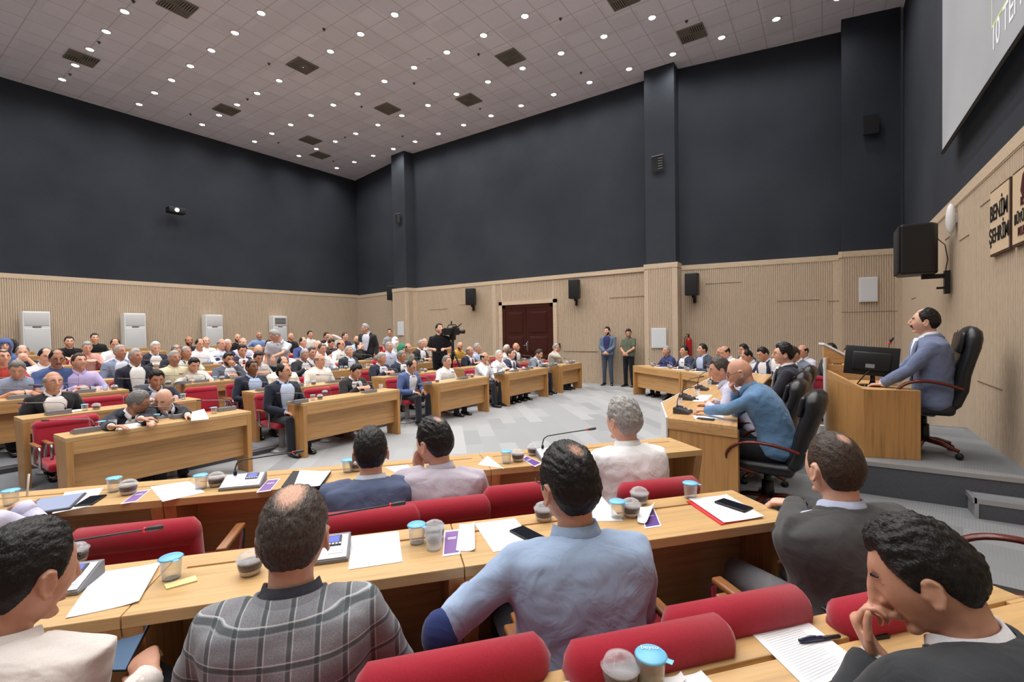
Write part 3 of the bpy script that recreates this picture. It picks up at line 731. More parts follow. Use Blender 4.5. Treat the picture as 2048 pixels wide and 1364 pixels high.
def person(pid, label, top, fwd, base_z, look=None, tilt=0, roll=0, seat=True, back=0.0, arms=('T', 'T'), cloth='S', c1=(230, 230, 232), c2=(225, 228, 235), tie=None,
           legs=(40, 42, 50), hair='full', hc='k', skin='b', beard=None, glasses=None, fat=1.0, det=0, wide=1.0, twist=0, desk=.75, hvol=.012, hijab=None, mat1=None, foot=True, elbow=None,
           bend=.045, handp=None, short=False, crossed=0, tall=1.0, head_k=1.04, shoulder_drop=0.0, lower_arm_skin=False, group=None):
    """top = world point of the top of the head; fwd = world heading in degrees of the body; everything below is built in the person's own frame"""
    if cloth == 'J': g_ = sum(c1)/3; c1 = tuple(int((c*.72+g_*.28)*1.06) for c in c1)
    elif sum(c1) < 600: g_ = sum(c1)/3; c1 = tuple(int(min(255, c*.85+g_*.15)*1.03) for c in c1)
    top = V(top); yaw = radians(fwd)-pi/2; look = fwd if look is None else look
    hz = top.z-base_z
    dirf = V((cos(radians(fwd)), sin(radians(fwd)), 0))
    hc_w = top-V((0, 0, .12*head_k))+V((cos(radians(look)), sin(radians(look)), 0))*(.02*sin(radians(tilt)))
    root_xy = V((hc_w.x, hc_w.y, 0))-dirf*(back)
    root = thing('person', label, 'person', (root_xy.x, root_xy.y, base_z), yaw, group)
    Mi = (Matrix.Translation((root_xy.x, root_xy.y, base_z)) @ Matrix.Rotation(yaw, 4, 'Z')).inverted()
    L = lambda p: Mi @ V(p)
    H = L(hc_w)
    lk = radians(look)-yaw; tl = radians(tilt)
    Fh = V((cos(lk)*cos(tl), sin(lk)*cos(tl), -sin(tl))); Rh = Fh.cross(V((0, 0, 1))).normalized(); Uh = Rh.cross(Fh)
    if roll:
        q = Matrix.Rotation(radians(roll), 3, Fh); Rh = q @ Rh; Uh = q @ Uh
    HM = Matrix(((Rh.x, Fh.x, Uh.x, H.x), (Rh.y, Fh.y, Uh.y, H.y), (Rh.z, Fh.z, Uh.z, H.z), (0, 0, 0, 1))) @ Matrix.Scale(head_k, 4)
    hip = V((0, 0, .50 if seat else .93*tall))
    nb = H-(Uh*.095+V((0, 0, .035)))*head_k-V((Fh.x, Fh.y, 0))*.030
    mid_ = (hip+nb)/2+V((0, -bend, 0))
    tw = radians(twist)
    X0 = V((1, 0, 0)); X1 = V((cos(tw), sin(tw), 0))
    sp = lambda t: bez(hip, mid_, nb, t)
    def frame(t):
        T = (sp(min(1, t+.02))-sp(max(0, t-.02))).normalized(); X = (X0*(1-t)+X1*t).normalized(); X = (X-T*X.dot(T)).normalized(); return T, X, T.cross(X)
    Ltor = (nb-hip).length; k_ = max(.8, min(1.15, Ltor/.54))
    prof = [(-.06, .150, .10), (0, .172, .125), (.15, .172, .13), (.32, .160, .122), (.5, .168, .122), (.66, .186, .122), (.78, .198, .114), (.87, .196, .104), (.925, .153, .088), (.965, .108, .074), (1.0, .078, .064), (1.03, .06, .058)]
    def torso(mb, inf, seg=20, tmax=2, core=1.0, tmin=-1):
        cs, rx, ry, Xs = [], [], [], []
        for t, a, b2 in prof:
            if t > tmax or t < tmin: continue
            T, X, Y = frame(max(0, min(1, t))); c = sp(max(0, min(1, t)))
            if t < 0: c = c+T*(t*Ltor)
            if t > 1: c = c+T*((t-1)*Ltor)
            fa = 1+(fat-1)*(1-t*.6)
            cs.append(c); rx.append((a*wide*(1+(fat-1)*.6))*core+inf); ry.append(b2*fa*core+inf); Xs.append(X)
        mb.tube(cs, rx, seg, ry, Xs, power=.85)
    def tsurf(t, a, off):
        T, X, Y = frame(t); c = sp(t)
        for i in range(len(prof)-1):
            if prof[i][0] <= t <= prof[i+1][0]:
                u = (t-prof[i][0])/(prof[i+1][0]-prof[i][0]); rx = prof[i][1]*(1-u)+prof[i+1][1]*u; ry = prof[i][2]*(1-u)+prof[i+1][2]*u; break
        fa = 1+(fat-1)*(1-t*.6); rx = rx*wide*(1+(fat-1)*.6); ry = ry*fa
        sa, ca = sin(a), cos(a)
        return c+X*((rx+off)*math.copysign(abs(sa)**.85, sa))+Y*((ry+off)*math.copysign(abs(ca)**.85, ca))
    # arms
    T, X, Y = frame(.84); ctr = sp(.84)
    joints_ = []
    for sd, code in ((-1, arms[0]), (1, arms[1])):      # -1 = the person's left hand side is -x?  (x points right)
        S = ctr+X*(sd*.182*wide)+T*(.008-shoulder_drop)
        ua, fa_ = .285*tall, .262*tall; pole = V((sd*.8, -.45, -.8)); f = None; nrm = None; curl = .45
        if isinstance(code, dict):
            W = L(code['w']); pole = Mi.to_3x3() @ V(code['pole']) if 'pole' in code else pole
            f = (Mi.to_3x3() @ V(code['f'])) if 'f' in code else None; nrm = (Mi.to_3x3() @ V(code['n'])) if 'n' in code else None; curl = code.get('curl', .45)
        elif code == 'T': W = V((sd*.13, nb.y*.35+.36, desk+.028)); f = V((-sd*.35, 1, -.04)); nrm = V((0, 0, -1))
        elif code == 'J': W = V((sd*.055, nb.y*.35+.36, desk+.035)); f = V((-sd*.8, .7, .05)); nrm = V((-sd*.4, 0, -1)); curl = .8
        elif code == 'D': W = V((sd*.09, nb.y*.4+.30, desk+.06)); f = V((-sd*.5, .8, .2)); nrm = V((-sd*.6, .2, -.7)); curl = .8
        elif code == 'L': W = V((sd*.12, nb.y*.2+.30, .60)); f = V((-sd*.4, 1, -.1)); nrm = V((0, 0, -1))
        elif code == 'C': W = H+Fh*.115-Uh*(.15 if det == 2 else .185)+Rh*(sd*.03); f = (Uh*.8+Fh*.12-Rh*sd*.25); nrm = -Fh; curl = 1.0; pole = V((sd*.35, .6, -1.2))
        elif code == 'Q': W = H+Fh*.175-Uh*.135+Rh*(sd*.015); f = (Uh*.85+Fh*.0-Rh*sd*.15); nrm = -Fh; curl = 1.15; pole = V((sd*.5, .6, -1.2))
        elif code == 'K': W = H+Fh*.04-Uh*.12+Rh*(sd*.085); f = (Uh*.95-Rh*sd*.2+Fh*.1); nrm = -Rh*sd; curl = .9; pole = V((sd*.6, .5, -1))
        elif code == 'H': W = H+Uh*.10+Rh*(sd*.075)+Fh*.02; f = (-Rh*sd*.8+Uh*.2-Fh*.2); nrm = -Uh; curl = .3; pole = V((sd*1, .5, .1))
        elif code == 'M': W = H+Fh*.17-Uh*.07+Rh*(sd*.05); f = (-Rh*sd*.7+Fh*.1+Uh*.3); nrm = -Fh; curl = .9; pole = V((sd*.8, 0, -1))
        elif code == 'F': W = V((sd*.03, .2, hip.z+.10 if not seat else .66)); f = V((-sd*.8, .25, -.55)); nrm = V((0, -1, 0)); curl = .6; pole = V((sd*1, -.5, -.2))
        elif code == 'A': W = V((sd*.27, nb.y*.3+.2, .70)); f = V((0, 1, -.15)); nrm = V((0, 0, -1))
        elif code == 'S': W = S+V((sd*.07, .06, -.52*tall)); f = V((0, .1, -1)); nrm = V((-sd, 0, 0)); pole = V((sd*.4, -1, 0)); curl = .4
        elif code == 'W': W = V((sd*.16, .27, hip.z+.28)); f = V((-sd*.5, .8, .1)); nrm = V((-sd*.5, 0, -1)); curl = .9; pole = V((sd*.6, -.8, -.8))
        d = W-S; dist = d.length; mx = (ua+fa_)*.985
        if dist > mx: W = S+d*(mx/dist); d = W-S; dist = mx
        a_ = (ua*ua-fa_*fa_+dist*dist)/(2*dist); h_ = sqrt(max(0, ua*ua-a_*a_)); dn_ = d/dist
        pp = pole-dn_*pole.dot(dn_); pp = pp.normalized() if pp.length > 1e-5 else dn_.orthogonal(); E_ = S+dn_*a_+pp*h_
        if f is None: f = (W-E_)
        if nrm is None: nrm = V((0, 0, -1))
        joints_.append((sd, S, E_, W, V(f), V(nrm), curl))
    # legs
    legs_ = []
    for sd in (-1, 1):
        if seat:
            hp = hip+V((sd*.09, .0, -.02)); kn = V((sd*(.13+.03*(det == 0)), .43, .50)); an = V((sd*.12, .44 if not crossed else .44+sd*.1, .09)); ft = V((0, 1, 0))
        else:
            hp = hip+V((sd*.09, 0, -.02)); kn = V((sd*.10, .02, .49*tall)); an = V((sd*.115, -.02, .09)); ft = V((sd*.25, 1, 0)).normalized()
        legs_.append((hp, kn, an, ft))
    # ---- body: one continuous skin
    b = MB()
    du, df = sphere_dirs(*((28, 20) if det == 0 else (44, 32)))
    b.add([HM @ hsurf(u) for u in du], df, True)
    fr_ = .0085 if det else .0105
    for sd in (-1, 1):
        E = Matrix.Rotation(radians(-18*sd), 4, 'Z') @ Matrix.Rotation(radians(8), 4, 'X')
        e_c = V((sd*.079, -.004, -.012)); b.ell(HM @ e_c, (.0085 if not det else .0045, .018, .029), 12, HM.to_3x3().to_4x4() @ E)
        if det: b.tube([HM @ V((sd*.084, y, z)) for y, z in ((.008, -.036), (-.004, -.043), (-.017, -.022), (-.021, .004), (-.009, .017), (.006, .012))], .0048*head_k, 6).ell(HM @ V((sd*.082, .006, -.036)), (.005, .008, .009), 8).ell(HM @ V((sd*.079, .012, -.014)), (.006, .005, .007), 8)
    b.tube([HM @ V(p) for p in ((0, .088, .035), (0, .104, .008), (0, .117, -.018), (0, .105, -.030), (0, .088, -.034))], [x*head_k for x in (.009, .0105, .0135, .0125, .008)], 8, [x*head_k for x in (.009, .012, .012, .01, .008)], Xs=[Rh]*5)
    for sd in (-1, 1): b.ell(HM @ V((sd*.013, .100, -.026)), (.008, .009, .007), 8)
    b.ell(HM @ V((0, .0915, -.056)), (.024*head_k, .010, .006), 10, HM.to_3x3().to_4x4()); b.ell(HM @ V((0, .0895, -.067)), (.020*head_k, .010, .007), 10, HM.to_3x3().to_4x4())
    b.ell(HM @ V((0, .072, -.093)), (.026, .02, .015), 10, HM.to_3x3().to_4x4())
    nk0 = HM @ V((0, -.022, -.05)); b.tube([nk0, (nk0+nb)/2+V((0, -.004, 0)), nb, sp(.9)], [.056, .056, .062, .075], 16)
    torso(b, 0, 16, core=.84)
    for (sd, S, E_, W, f, nrm, curl) in joints_:
        dn = (W-E_).normalized()
        b.tube([S, S*.5+E_*.5, E_, E_*.55+W*.45, W-dn*.01, W+dn*.015], [.040, .040, .037, .035, .026, .026], 12)
        hand(b, W, f, nrm, sd, curl, fr_, flex=handp[0 if sd < 0 else 1] if handp and handp[0 if sd < 0 else 1] else None)
    for hp, kn, an, ft in legs_:
        b.tube([hp, (hp+kn)/2, kn, (kn+an)/2, an], [.082, .07, .052, .045, .034], 12)
        b.tube([an-ft*.04-V((0, 0, .05)), an+ft*.05-V((0, 0, .05)), an+ft*.15-V((0, 0, .06))], [.03, .035, .03], 8, .025)
    vb = {0: .0115, 1: .0085, 2: .0052}[det]
    bo = b.build('body', skin_mat(skin), root); remesh(bo, vb, 2 if det else 1)
    # eyes, brows, lips
    if True:
        R3 = HM.to_3x3().to_4x4()
        for sd in (-1, 1):
            e = MB(); e.ell(HM @ V((sd*.031, .0685 if det else .071, .015)), (.0115, .0105, .0078) if det else (.0105, .009, .0055), 10, R3); eo = e.build('eye', EYE_W if det else EYE_D, root)
            if det: MB().ell(HM @ V((sd*.031, .0762, .015)), (.0052, .0036, .0052), 8, R3).build('iris', EYE_D, eo)
            if det == 2: MB().tube([HM @ V((sd*(.031+dx), .0772-abs(dx)*.35, .0205-abs(dx)*.28)) for dx in (-.014, -.006, .006, .014)], .0042, 6).tube([HM @ V((sd*(.031+dx), .0755-abs(dx)*.35, .0085+abs(dx)*.2)) for dx in (-.013, -.006, .006, .013)], .0030, 6).build('eyelid', skin_mat(skin), eo)
        if hijab is None or True:
            bm_ = hair_mat(hc if hc not in 'ws' else 'g')
            for sd in (-1, 1):
                e = MB(); e.tube([HM @ V((sd*x, y, z)) for x, y, z in ((.013, .0925, .031), (.030, .0885, .0365), (.047, .078, .033))], [.004, .005, .003] if det == 0 else [.003, .0042, .002], 6)
                e.build('eyebrow', bm_, root)
        if beard in ('full', 'must', 'stub'):
            e = MB(); e.tube([HM @ V(p) for p in ((-.026, .086, -.056), (-.012, .0985, -.046), (0, .1015, -.043), (.012, .0985, -.046), (.026, .086, -.056))], [.003, .0065, .006, .0065, .003], 8)
            if beard in ('full', 'stub'):
                e = MB(); g = .006 if beard == 'full' else .0016
                du2, df2 = sphere_dirs(40, 30); vs = []; cv = []
                for u in du2:
                    reg = sstep(-u.z, .16+.25*sstep(u.y, .4, .9), .34+.25*sstep(u.y, .4, .9))*sstep(u.y, -.12, .1)
                    if u.y > 0 and abs(u.x) < .3: reg = max(reg, sstep(-u.z, .28, .34)*sstep(.3-abs(u.x), 0, .1))
                    lip = math.exp(-(((u.x/.24)**2+((u.z+.52)/.07)**2))**2) if u.y > 0 else 0
                    reg *= 1-lip
                    vs.append(HM @ hsurf(u, g*reg-.012*(1-sstep(reg, 0, .35)))); cv.append(reg*(1 if beard == 'full' else .40))
                e.add(vs, df2, True); bo2 = e.build('beard', hair_mat(hc, skin), root); cover_attr(bo2, cv)
            if beard != 'must': e = None
            if e: e.build('moustache', hair_mat(hc), root)
    # hair
    if hijab:
        e = MB(); du2, df2 = sphere_dirs(24, 18); vs = []
        for u in du2:
            face = sstep(u.y, .5, .8)*sstep(u.z, -.85, -.6)*sstep(.52-u.z, 0, .15)*sstep(.62-abs(u.x), 0, .15)
            vs.append(HM @ hsurf(u, .02-.036*face+(.014 if u.y < 0 else 0)))
        e.add(vs, df2, True); e.tube([HM @ V((0, -.03, -.06)), (nb+HM @ V((0, 0, -.1)))/2, nb+V((0, .0, -.02)), sp(.86)], [.085, .085, .11, .17], 16, [.085, .085, .10, .12])
        o = e.build('headscarf', fabric('scarf_%d_%d_%d' % hijab, hijab, .08), root); remesh(o, .012, 2)
    elif hair != 'bald':
        e = MB(); nu, nv = (36, 26) if det == 0 else ((56, 44) if det == 1 else (120, 90)); du2, df2 = sphere_dirs(nu, nv); vs = []; cv = []; sd_ = random.random()*50
        hv = hvol*(.8 if det == 0 else 1)
        for u in du2:
            m, c, vl = hair_mask(u, hair); g = hv*vl*(1+.35*sstep(u.z, .3, .9))
            nz = noise.noise(V((u.x*9+sd_, u.y*4, u.z*7)))*.35
            if det == 2: nz += noise.noise(V((u.x*38+sd_, u.y*7+3*u.z, u.z*9)))*.16+noise.noise(V((u.x*80+sd_, u.y*12+6*u.z, u.z*16)))*.16
            elif det == 1: nz += noise.noise(V((u.x*22+sd_, u.y*7, u.z*10)))*.3
            vs.append(HM @ hsurf(u, g*(1+nz)*m*(.18+.82*c)-.013*(1-m))); cv.append(c*min(1, m*1.6))
        e.add(vs, df2, True)
        o = e.build('hair', hair_mat(hc, skin), root); cover_attr(o, cv)
    # glasses
    if glasses:
        e = MB()
        for sd in (-1, 1):
            ring = [HM @ V((sd*.033+.023*cos(a), .103-.004*abs(cos(a)), .012+.0165*sin(a))) for a in [2*pi*k/12 for k in range(13)]]
            e.tube(ring, .0016 if det else .0026, 5, caps=False)
            e.tube([HM @ V(p) for p in ((sd*.056, .098, .016), (sd*.078, .06, .016), (sd*.086, -.004, .014), (sd*.084, -.022, -.004))], .0018 if det else .0028, 5)
        e.tube([HM @ V((-.011, .104, .016)), HM @ V((.011, .104, .016))], .0016, 5)
        e.build('glasses', plain('spectacle_frame', (60, 44, 36), .3, .5), root)
    # trousers and shoes
    e = MB(); hp0 = hip
    e.tube([hip+V((0, 0, .10)), hip+V((0, 0, .03)), hip+V((0, .0, -.05 if seat else -.07))], [.165*wide*fat**.5, .178*wide, .165], 16, [.118*fat, .130, .118])
    for hp, kn, an, ft in legs_:
        e.tube([hp, (hp*.6+kn*.4), kn+V((0, .0, .0)), (kn+an)/2, an+V((0, 0, -.01))], [.098, .086, .068, .062, .058], 14)
    lm = fabric('trouser_%d_%d_%d' % legs, legs, .12)
    o = e.build('trousers', lm, root); remesh(o, .018 if det == 0 else .012, 4)
    if foot:
        for hp, kn, an, ft in legs_:
            rt = ft.cross(V((0, 0, 1)))
            MB().tube([an-ft*.075-V((0, 0, .045)), an-ft*.03-V((0, 0, .04)), an+ft*.04-V((0, 0, .045)), an+ft*.12-V((0, 0, .058)), an+ft*.185-V((0, 0, .066))], [.03, .038, .042, .044, .028], 12, [.035, .042, .038, .026, .016], Xs=[rt]*5).build('shoe', SHOE, root)
    # top garment
    inf = {'S': .014, 'P': .014, 'J': .026, 'N': .03}[cloth]
    e = MB(); torso(e, inf, 24, tmax=.99)
    for (sd, S, E_, W, f, nrm, curl) in joints_:
        dn = (W-E_).normalized(); a0, a1, a2, a3 = (.062, .058, .053, .042) if cloth != 'J' else (.072, .066, .060, .048)
        ins = ctr+X*(sd*.10)+T*.01
        if cloth == 'P' or short:
            m2 = S*.28+E_*.72; e.tube([ins, S, S*.6+E_*.4, m2], [.07, a0+.004, a1+.004, a2+.012], 14)
        else:
            e.tube([ins, S, (S+E_)/2, E_, E_*.5+W*.5, W-dn*.012], [.07, a0, a1, a2, .05 if cloth != 'J' else .056, a3], 14)
    mt = mat1 or fabric('cloth_%d_%d_%d' % c1, c1, .07 if sum(c1) > 500 else .12)
    nm = {'S': 'shirt', 'P': 'polo_shirt', 'J': 'jacket', 'N': 'gown'}[cloth]
    o = e.build(nm, mt, root); remesh(o, {0: .0165, 1: .012, 2: .0085}[det], {0: 4, 1: 6, 2: 14}[det], disp={0: .008, 1: .014, 2: .019}[det], dscale={0: .1, 1: .12, 2: .13}[det])
    garment = o
    # front patch, lapels, tie
    def patch(name, mat, t0, t1, wf, off, th=.006, nt_=10, na=8, par=root):
        vs = []; fs = []
        for i in range(nt_+1):
            t = t0+(t1-t0)*i/nt_
            lo_, hi_ = wf(t)
            for k in range(na+1): vs.append(tsurf(t, lo_+(hi_-lo_)*k/na, off))
        n1 = len(vs)
        for i in range(nt_+1):
            t = t0+(t1-t0)*i/nt_; lo_, hi_ = wf(t)
            for k in range(na+1): vs.append(tsurf(t, lo_+(hi_-lo_)*k/na, off-th))
        R = na+1
        for i in range(nt_):
            for k in range(na):
                a = i*R+k; fs += [(a, a+1, a+R+1, a+R), (n1+a, n1+a+R, n1+a+R+1, n1+a+1)]
        for i in range(nt_):
            a = i*R; fs.append((a, a+R, n1+a+R, n1+a)); a = i*R+na; fs.append((a, n1+a, n1+a+R, a+R))
        for k in range(na): a = k; fs.append((a, n1+a, n1+a+1, a+1)); a = nt_*R+k; fs.append((a, a+1, n1+a+1, n1+a))
        return MB().add(vs, fs, True).build(name, mat, par)
    c2m = fabric('cloth_%d_%d_%d' % c2, c2, .06)
    if cloth == 'J':
        V0 = .34 if tie else .10
        wv = (lambda t: max(.02, (t-V0)*.80)+.06*sstep(t, .8, .95)) if tie else (lambda t: .26+.14*sstep(t, .1, .6)+.05*sstep(t, .7, .95))
        patch('shirt_front', c2m, V0, .985, lambda t: (-wv(t), wv(t)), inf+.013, .024)
        for sd in (-1, 1):
            patch('lapel', mt, V0, .95, lambda t: tuple(sorted((sd*(wv(t)-.02), sd*(wv(t)+.05+.22*sstep(t, V0, .8)-.12*sstep(t, .85, .95))))), inf+.020, .012, par=garment)
        if tie: patch('tie', fabric('tie_%d_%d_%d' % tie, tie, .1), V0, .95, lambda t: (-.07-.10*(1-sstep(t, V0, .9)), .07+.10*(1-sstep(t, V0, .9))), inf+.021, .01)
    elif cloth in 'SP':
        patch('button_placket', mt, .2, .95, lambda t: (-.09, .09), inf+.004, .008, par=garment)
    # collar band
    if cloth in 'SPJ':
        cm = c2m if cloth == 'J' else (mat1 or mt)
        nup = (HM @ V((0, -.02, -.06))-nb).normalized(); q_x = X-nup*X.dot(nup); q_x.normalize(); q_y = nup.cross(q_x)
        def band(prof_, gap, drop, push, par, name, mat_, nk=26):
            vs = []; fs = []
            for j_, (r_, hh) in enumerate(prof_):
                for k in range(nk+1):
                    a = pi/2+radians(gap)+(2*pi-2*radians(gap))*k/nk; fr2 = max(0, sin(a))
                    vs.append(nb+q_x*(cos(a)*(r_+push*fr2*.5))+q_y*(sin(a)*(r_+push*fr2*fr2))+nup*(hh-drop*(1 if j_ in (0, 1) else 1.25)*fr2**2))
            R_ = nk+1; P_ = len(prof_)
            for j_ in range(P_):
                for k in range(nk): a = j_*R_+k; b2 = ((j_+1) % P_)*R_+k; fs.append((a, a+1, b2+1, b2))
            fs.append(tuple(j_*R_ for j_ in range(P_))); fs.append(tuple(j_*R_+nk for j_ in range(P_-1, -1, -1)))
            return MB().add(vs, fs, True).build(name, mat_, par)
        if cloth == 'P': band(((.064, .022), (.070, .024), (.088, -.012), (.078, -.02)), 14, .035, .012, root, 'collar', cm)
        else: band(((.063, .034), (.069, .037), (.084, -.006), (.075, -.014)), 12, .045, .014, root, 'collar', cm)
        if cloth == 'J':
            band(((.080, .014), (.089, .014), (.116, -.036), (.100, -.045)), 62, .03, .0, garment, 'jacket_collar', mt)
            for (sd, S, E_, W, f, nrm, curl) in joints_:
                dn = (W-E_).normalized(); MB().tube([W-dn*.03, W+dn*.002], [.036, .034], 14, caps=True).build('shirt_cuff', c2m, root)
        elif cloth == 'S' and not short:
            for (sd, S, E_, W, f, nrm, curl) in joints_:
                dn = (W-E_).normalized(); MB().tube([W-dn*.05, W-dn*.0], [.043, .040], 14).build('cuff', mt, garment)
    root['_j'] = 0; del root['_j']
    info = dict(root=root, Minv=Mi, H=hc_w, joints=joints_, HM=HM, fwd=fwd, base_z=base_z, seat=seat, det=det, xy=root_xy)
    PEOPLE[pid] = info
    return info
# ================================================================== FURNITURE
def desk(loc, rz, L, label, group=None, depth=.40, H=.75, gap=False, slot=True):
    """bench desk; local +Y is the side that faces away from its users"""
    t = thing('bench_desk', label, 'desk', loc, rz, group); f = depth/2; b_ = -depth/2
    top = MB()
    top.box(-L/2, L/2, b_, f-.115, H-.04, H).box(-L/2, L/2, f-.10, f, H-.04, H)
    top.box(-L/2+.07, L/2-.07, f-.116, f-.099, H-.04, H-.016)
    for sx in (-1, 1): top.box(min(sx*L/2, sx*(L/2-.07)), max(sx*L/2, sx*(L/2-.07)), f-.115, f-.10, H-.04, H)
    top.build('desk_top', OAK_TOP, t, .003)
    for s in (-1, 1):
        x0 = s*(L/2)-(.055 if s > 0 else 0); pr = [(b_, H-.04), (f, H-.04), (f, 0), (b_+.13, 0), (b_+.09, H*.4)]
        MB().prism([(y, z) for y, z in pr][::-1], x0, x0+.055, 'X').build('side_panel', OAK_V, t, .003)
    MB().box(-L/2+.055, L/2-.055, f-.03, f-.002, H-.165, H-.04).build('front_apron', OAK, t, .002)
    MB().box(-L/2+.055, L/2-.055, f-.12, f-.095, .20, H-.04).build('modesty_panel', OAK, t, .002)
    return t
def make_seat():
    t = thing('conference_chair', '', 'chair')     # local +Y forward, origin under the sitter
    MB().rbox(-.23, .23, -.2, .27, .37, .455, .035).build('seat', RED, t)
    b = MB(); Mt = Matrix.Translation((0, -.235, .44)) @ Matrix.Rotation(radians(9), 4, 'X')
    b.rbox(-.23, .23, -.055, .04, 0, .35, .035, Mt); b.tube([Mt @ V((x, -.01, .335)) for x in (-.222, -.20, .20, .222)], [.035, .058, .058, .035], 16)
    o = b.build('backrest', RED, t)
    for s in (-1, 1):
        MB().rbox(s*.262-.022, s*.262+.022, -.17, .13, .605, .63, .008).build('armrest', wood('chair_arm_wood', (150, 98, 58), 'Y', rough=.3), t)
        MB().tube([(s*.262, -.1, .61), (s*.262, -.12, .42), (s*.2, -.1, .37)], .016).tube([(s*.262, .12, .61), (s*.262, .15, .58), (s*.255, .12, .4), (s*.2, .05, .36)], .014).build('arm_frame', CHROME, t)
    MB().tube([(0, 0, .05), (0, 0, .37)], [.05, .04], 14).lathe([(0, 0), (.16, 0), (.15, .02), (.05, .06), (0, .06)], 20).build('pedestal', STEEL_P, t)
    return t
seat_p = Proto(make_seat)
def make_exec():
    t = thing('executive_chair', '', 'chair')
    MB().rbox(-.25, .25, -.24, .28, .40, .52, .05).build('seat', BLACK_L, t)
    b = MB(); Mt = Matrix.Translation((0, -.22, .46)) @ Matrix.Rotation(radians(12), 4, 'X')
    n = 9; w_ = [.20, .24, .255, .26, .255, .25, .24, .22, .17]; z_ = [-.02, .06, .2, .34, .48, .6, .68, .74, .775]; d_ = [.05, .07, .075, .07, .07, .075, .085, .075, .04]; y_ = [.04, 0, -.02, -.01, -.02, -.03, -.02, -.01, .0]
    b.tube([Mt @ V((0, y_[i], z_[i])) for i in range(n)], w_, 24, d_, Xs=[(1, 0, 0)]*n, power=.6)
    bo = b.build('backrest', BLACK_L, t)
    s1 = MB()
    for s in (-1, 1): s1.tube([Mt @ V((s*.17, y_[i]+d_[i]*.93, z_[i])) for i in range(1, 8)], .004, 5)
    s1.build('piping', plain('leather_seam', (14, 14, 16), .5), bo)
    MB().rbox(-.2, .2, .035, .085, .52, .72, .03, Mt).build('headrest', BLACK_L, t)
    for s in (-1, 1):
        pts = [(s*.27, -.28, .66), (s*.30, -.12, .715), (s*.315, .06, .735), (s*.315, .2, .70), (s*.31, .285, .60), (s*.29, .27, .50), (s*.26, .16, .43), (s*.22, .04, .41)]
        for _ in range(2):
            q_ = [V(pts[0])]
            for a_, b_ in zip(pts, pts[1:]): q_ += [V(a_)*.75+V(b_)*.25, V(a_)*.25+V(b_)*.75]
            pts = q_+[V(pts[-1])]
        m_ = len(pts); MB().tube(pts, [.019+.008*sin(pi*min(1, k_/m_*1.3)) for k_ in range(m_)], 12, [.016]*m_, Xs=[(1, 0, 0)]*m_).build('armrest', MAHOG2, t)
    MB().tube([(0, 0, .13), (0, 0, .41)], [.035, .03], 12).tube([(0, 0, .13), (0, 0, .28)], [.055, .05], 12).build('gas_column', BLACK_P, t)
    for k in range(5):
        a = 2*pi*k/5+.35; l = MB(); l.tube([(cos(a)*.03, sin(a)*.03, .13), (cos(a)*.17, sin(a)*.17, .115), (cos(a)*.32, sin(a)*.32, .075)], [.032, .028, .022], 10, [.024, .022, .016]); lo = l.build('base_leg', MAHOG2, t)
        Mc = Matrix.Translation((cos(a)*.325, sin(a)*.325, .03)) @ Matrix.Rotation(a, 4, 'Z') @ Matrix.Rotation(pi/2, 4, 'X')
        MB().lathe([(0, -.025), (.028, -.025), (.03, -.01), (.03, .01), (.028, .025), (0, .025)], 14, Mc).build('caster', RUBBER, lo)
    return t
exec_p = Proto(make_exec)
# ---- conference units
def make_unit(style):
    def mk():
        t = thing('microphone_unit', '', 'microphone'); body = GREY_P if style != 'dark' else CHARC
        W, D, h0, h1 = (.205, .15, .014, .050) if style != 'dark' else (.17, .15, .02, .06)
        MB().prism([(-D/2, 0), (D/2, 0), (D/2, h1), (D/2-.02, h1), (-D/2, h0)], -W/2, W/2, 'X').build('body', body, t, .003)
        an = atan2(h1-h0, D-.02); Mt = Matrix.Translation((0, -D/2, h0+.001)) @ Matrix.Rotation(an, 4, 'X'); Ls = hypot(h1-h0, D-.02)
        MB().box(-W/2+.006, W/2-.006, .004, Ls-.003, 0, .003, Mt).build('top_plate', SILVER_P if style != 'dark' else CHARC, t, .001)
        MB().box(.01, W/2-.03, Ls*.52, Ls*.93, .003, .006, Mt).build('bezel', BLACK_P, t)
        MB().box(.018, W/2-.038, Ls*.64, Ls*.9, .006, .0065, Mt).build('display', BLUE_LCD if style != 'dark' else SCREENOFF, t)
        bt = MB()
        for k in range(5): bt.rbox(.014+k*.0125, .023+k*.0125, Ls*.54, Ls*.61, .005, .008, .002, Mt)
        bt.rbox(.03, .08, Ls*.2, Ls*.34, .002, .004, .001, Mt); bt.build('buttons', SILVER_P, t)
        bx, by, bz = (-W/2+.05, D/2-.03, h1)
        if style == 'dark': pts = [(bx, by, bz-.01), (bx, by+.0, bz+.06), (bx+.02, by-.02, bz+.13), (bx+.07, by-.07, bz+.18), (bx+.10, by-.16, bz+.20)]
        else: pts = [(bx, by, bz-.01), (bx, by, bz+.035), (bx+.01, by, bz+.065), (bx+.035, by-.005, bz+.082), (bx+.08, by-.012, bz+.088), (bx+.17, by-.022, bz+.098), (bx+.31, by-.038, bz+.112)]
        MB().tube([pts[0], (pts[0][0], pts[0][1], bz+.02)], .009).build('socket', BLACK_P, t)
        MB().tube(pts, .0042, 6).build('gooseneck', CHARC if style == 'near' else (GREY_P if style == 'far' else BLACK_P), t)
        e, e0 = V(pts[-1]), V(pts[-2]); d = (e-e0).normalized()
        hd = MB().tube([e-d*.005, e+d*.008, e+d*.03, e+d*.055], [.005, .008, .009, .008], 10).build('microphone_head', CHARC, t)
        MB().tube([e-d*.004, e+d*.001], [.0085, .0085], 10).build('light_ring', REDRING, hd)
        return t
    return mk
unit_p = Proto(make_unit('near')); unit_far = Proto(make_unit('far')); unit_dark = Proto(make_unit('dark'))
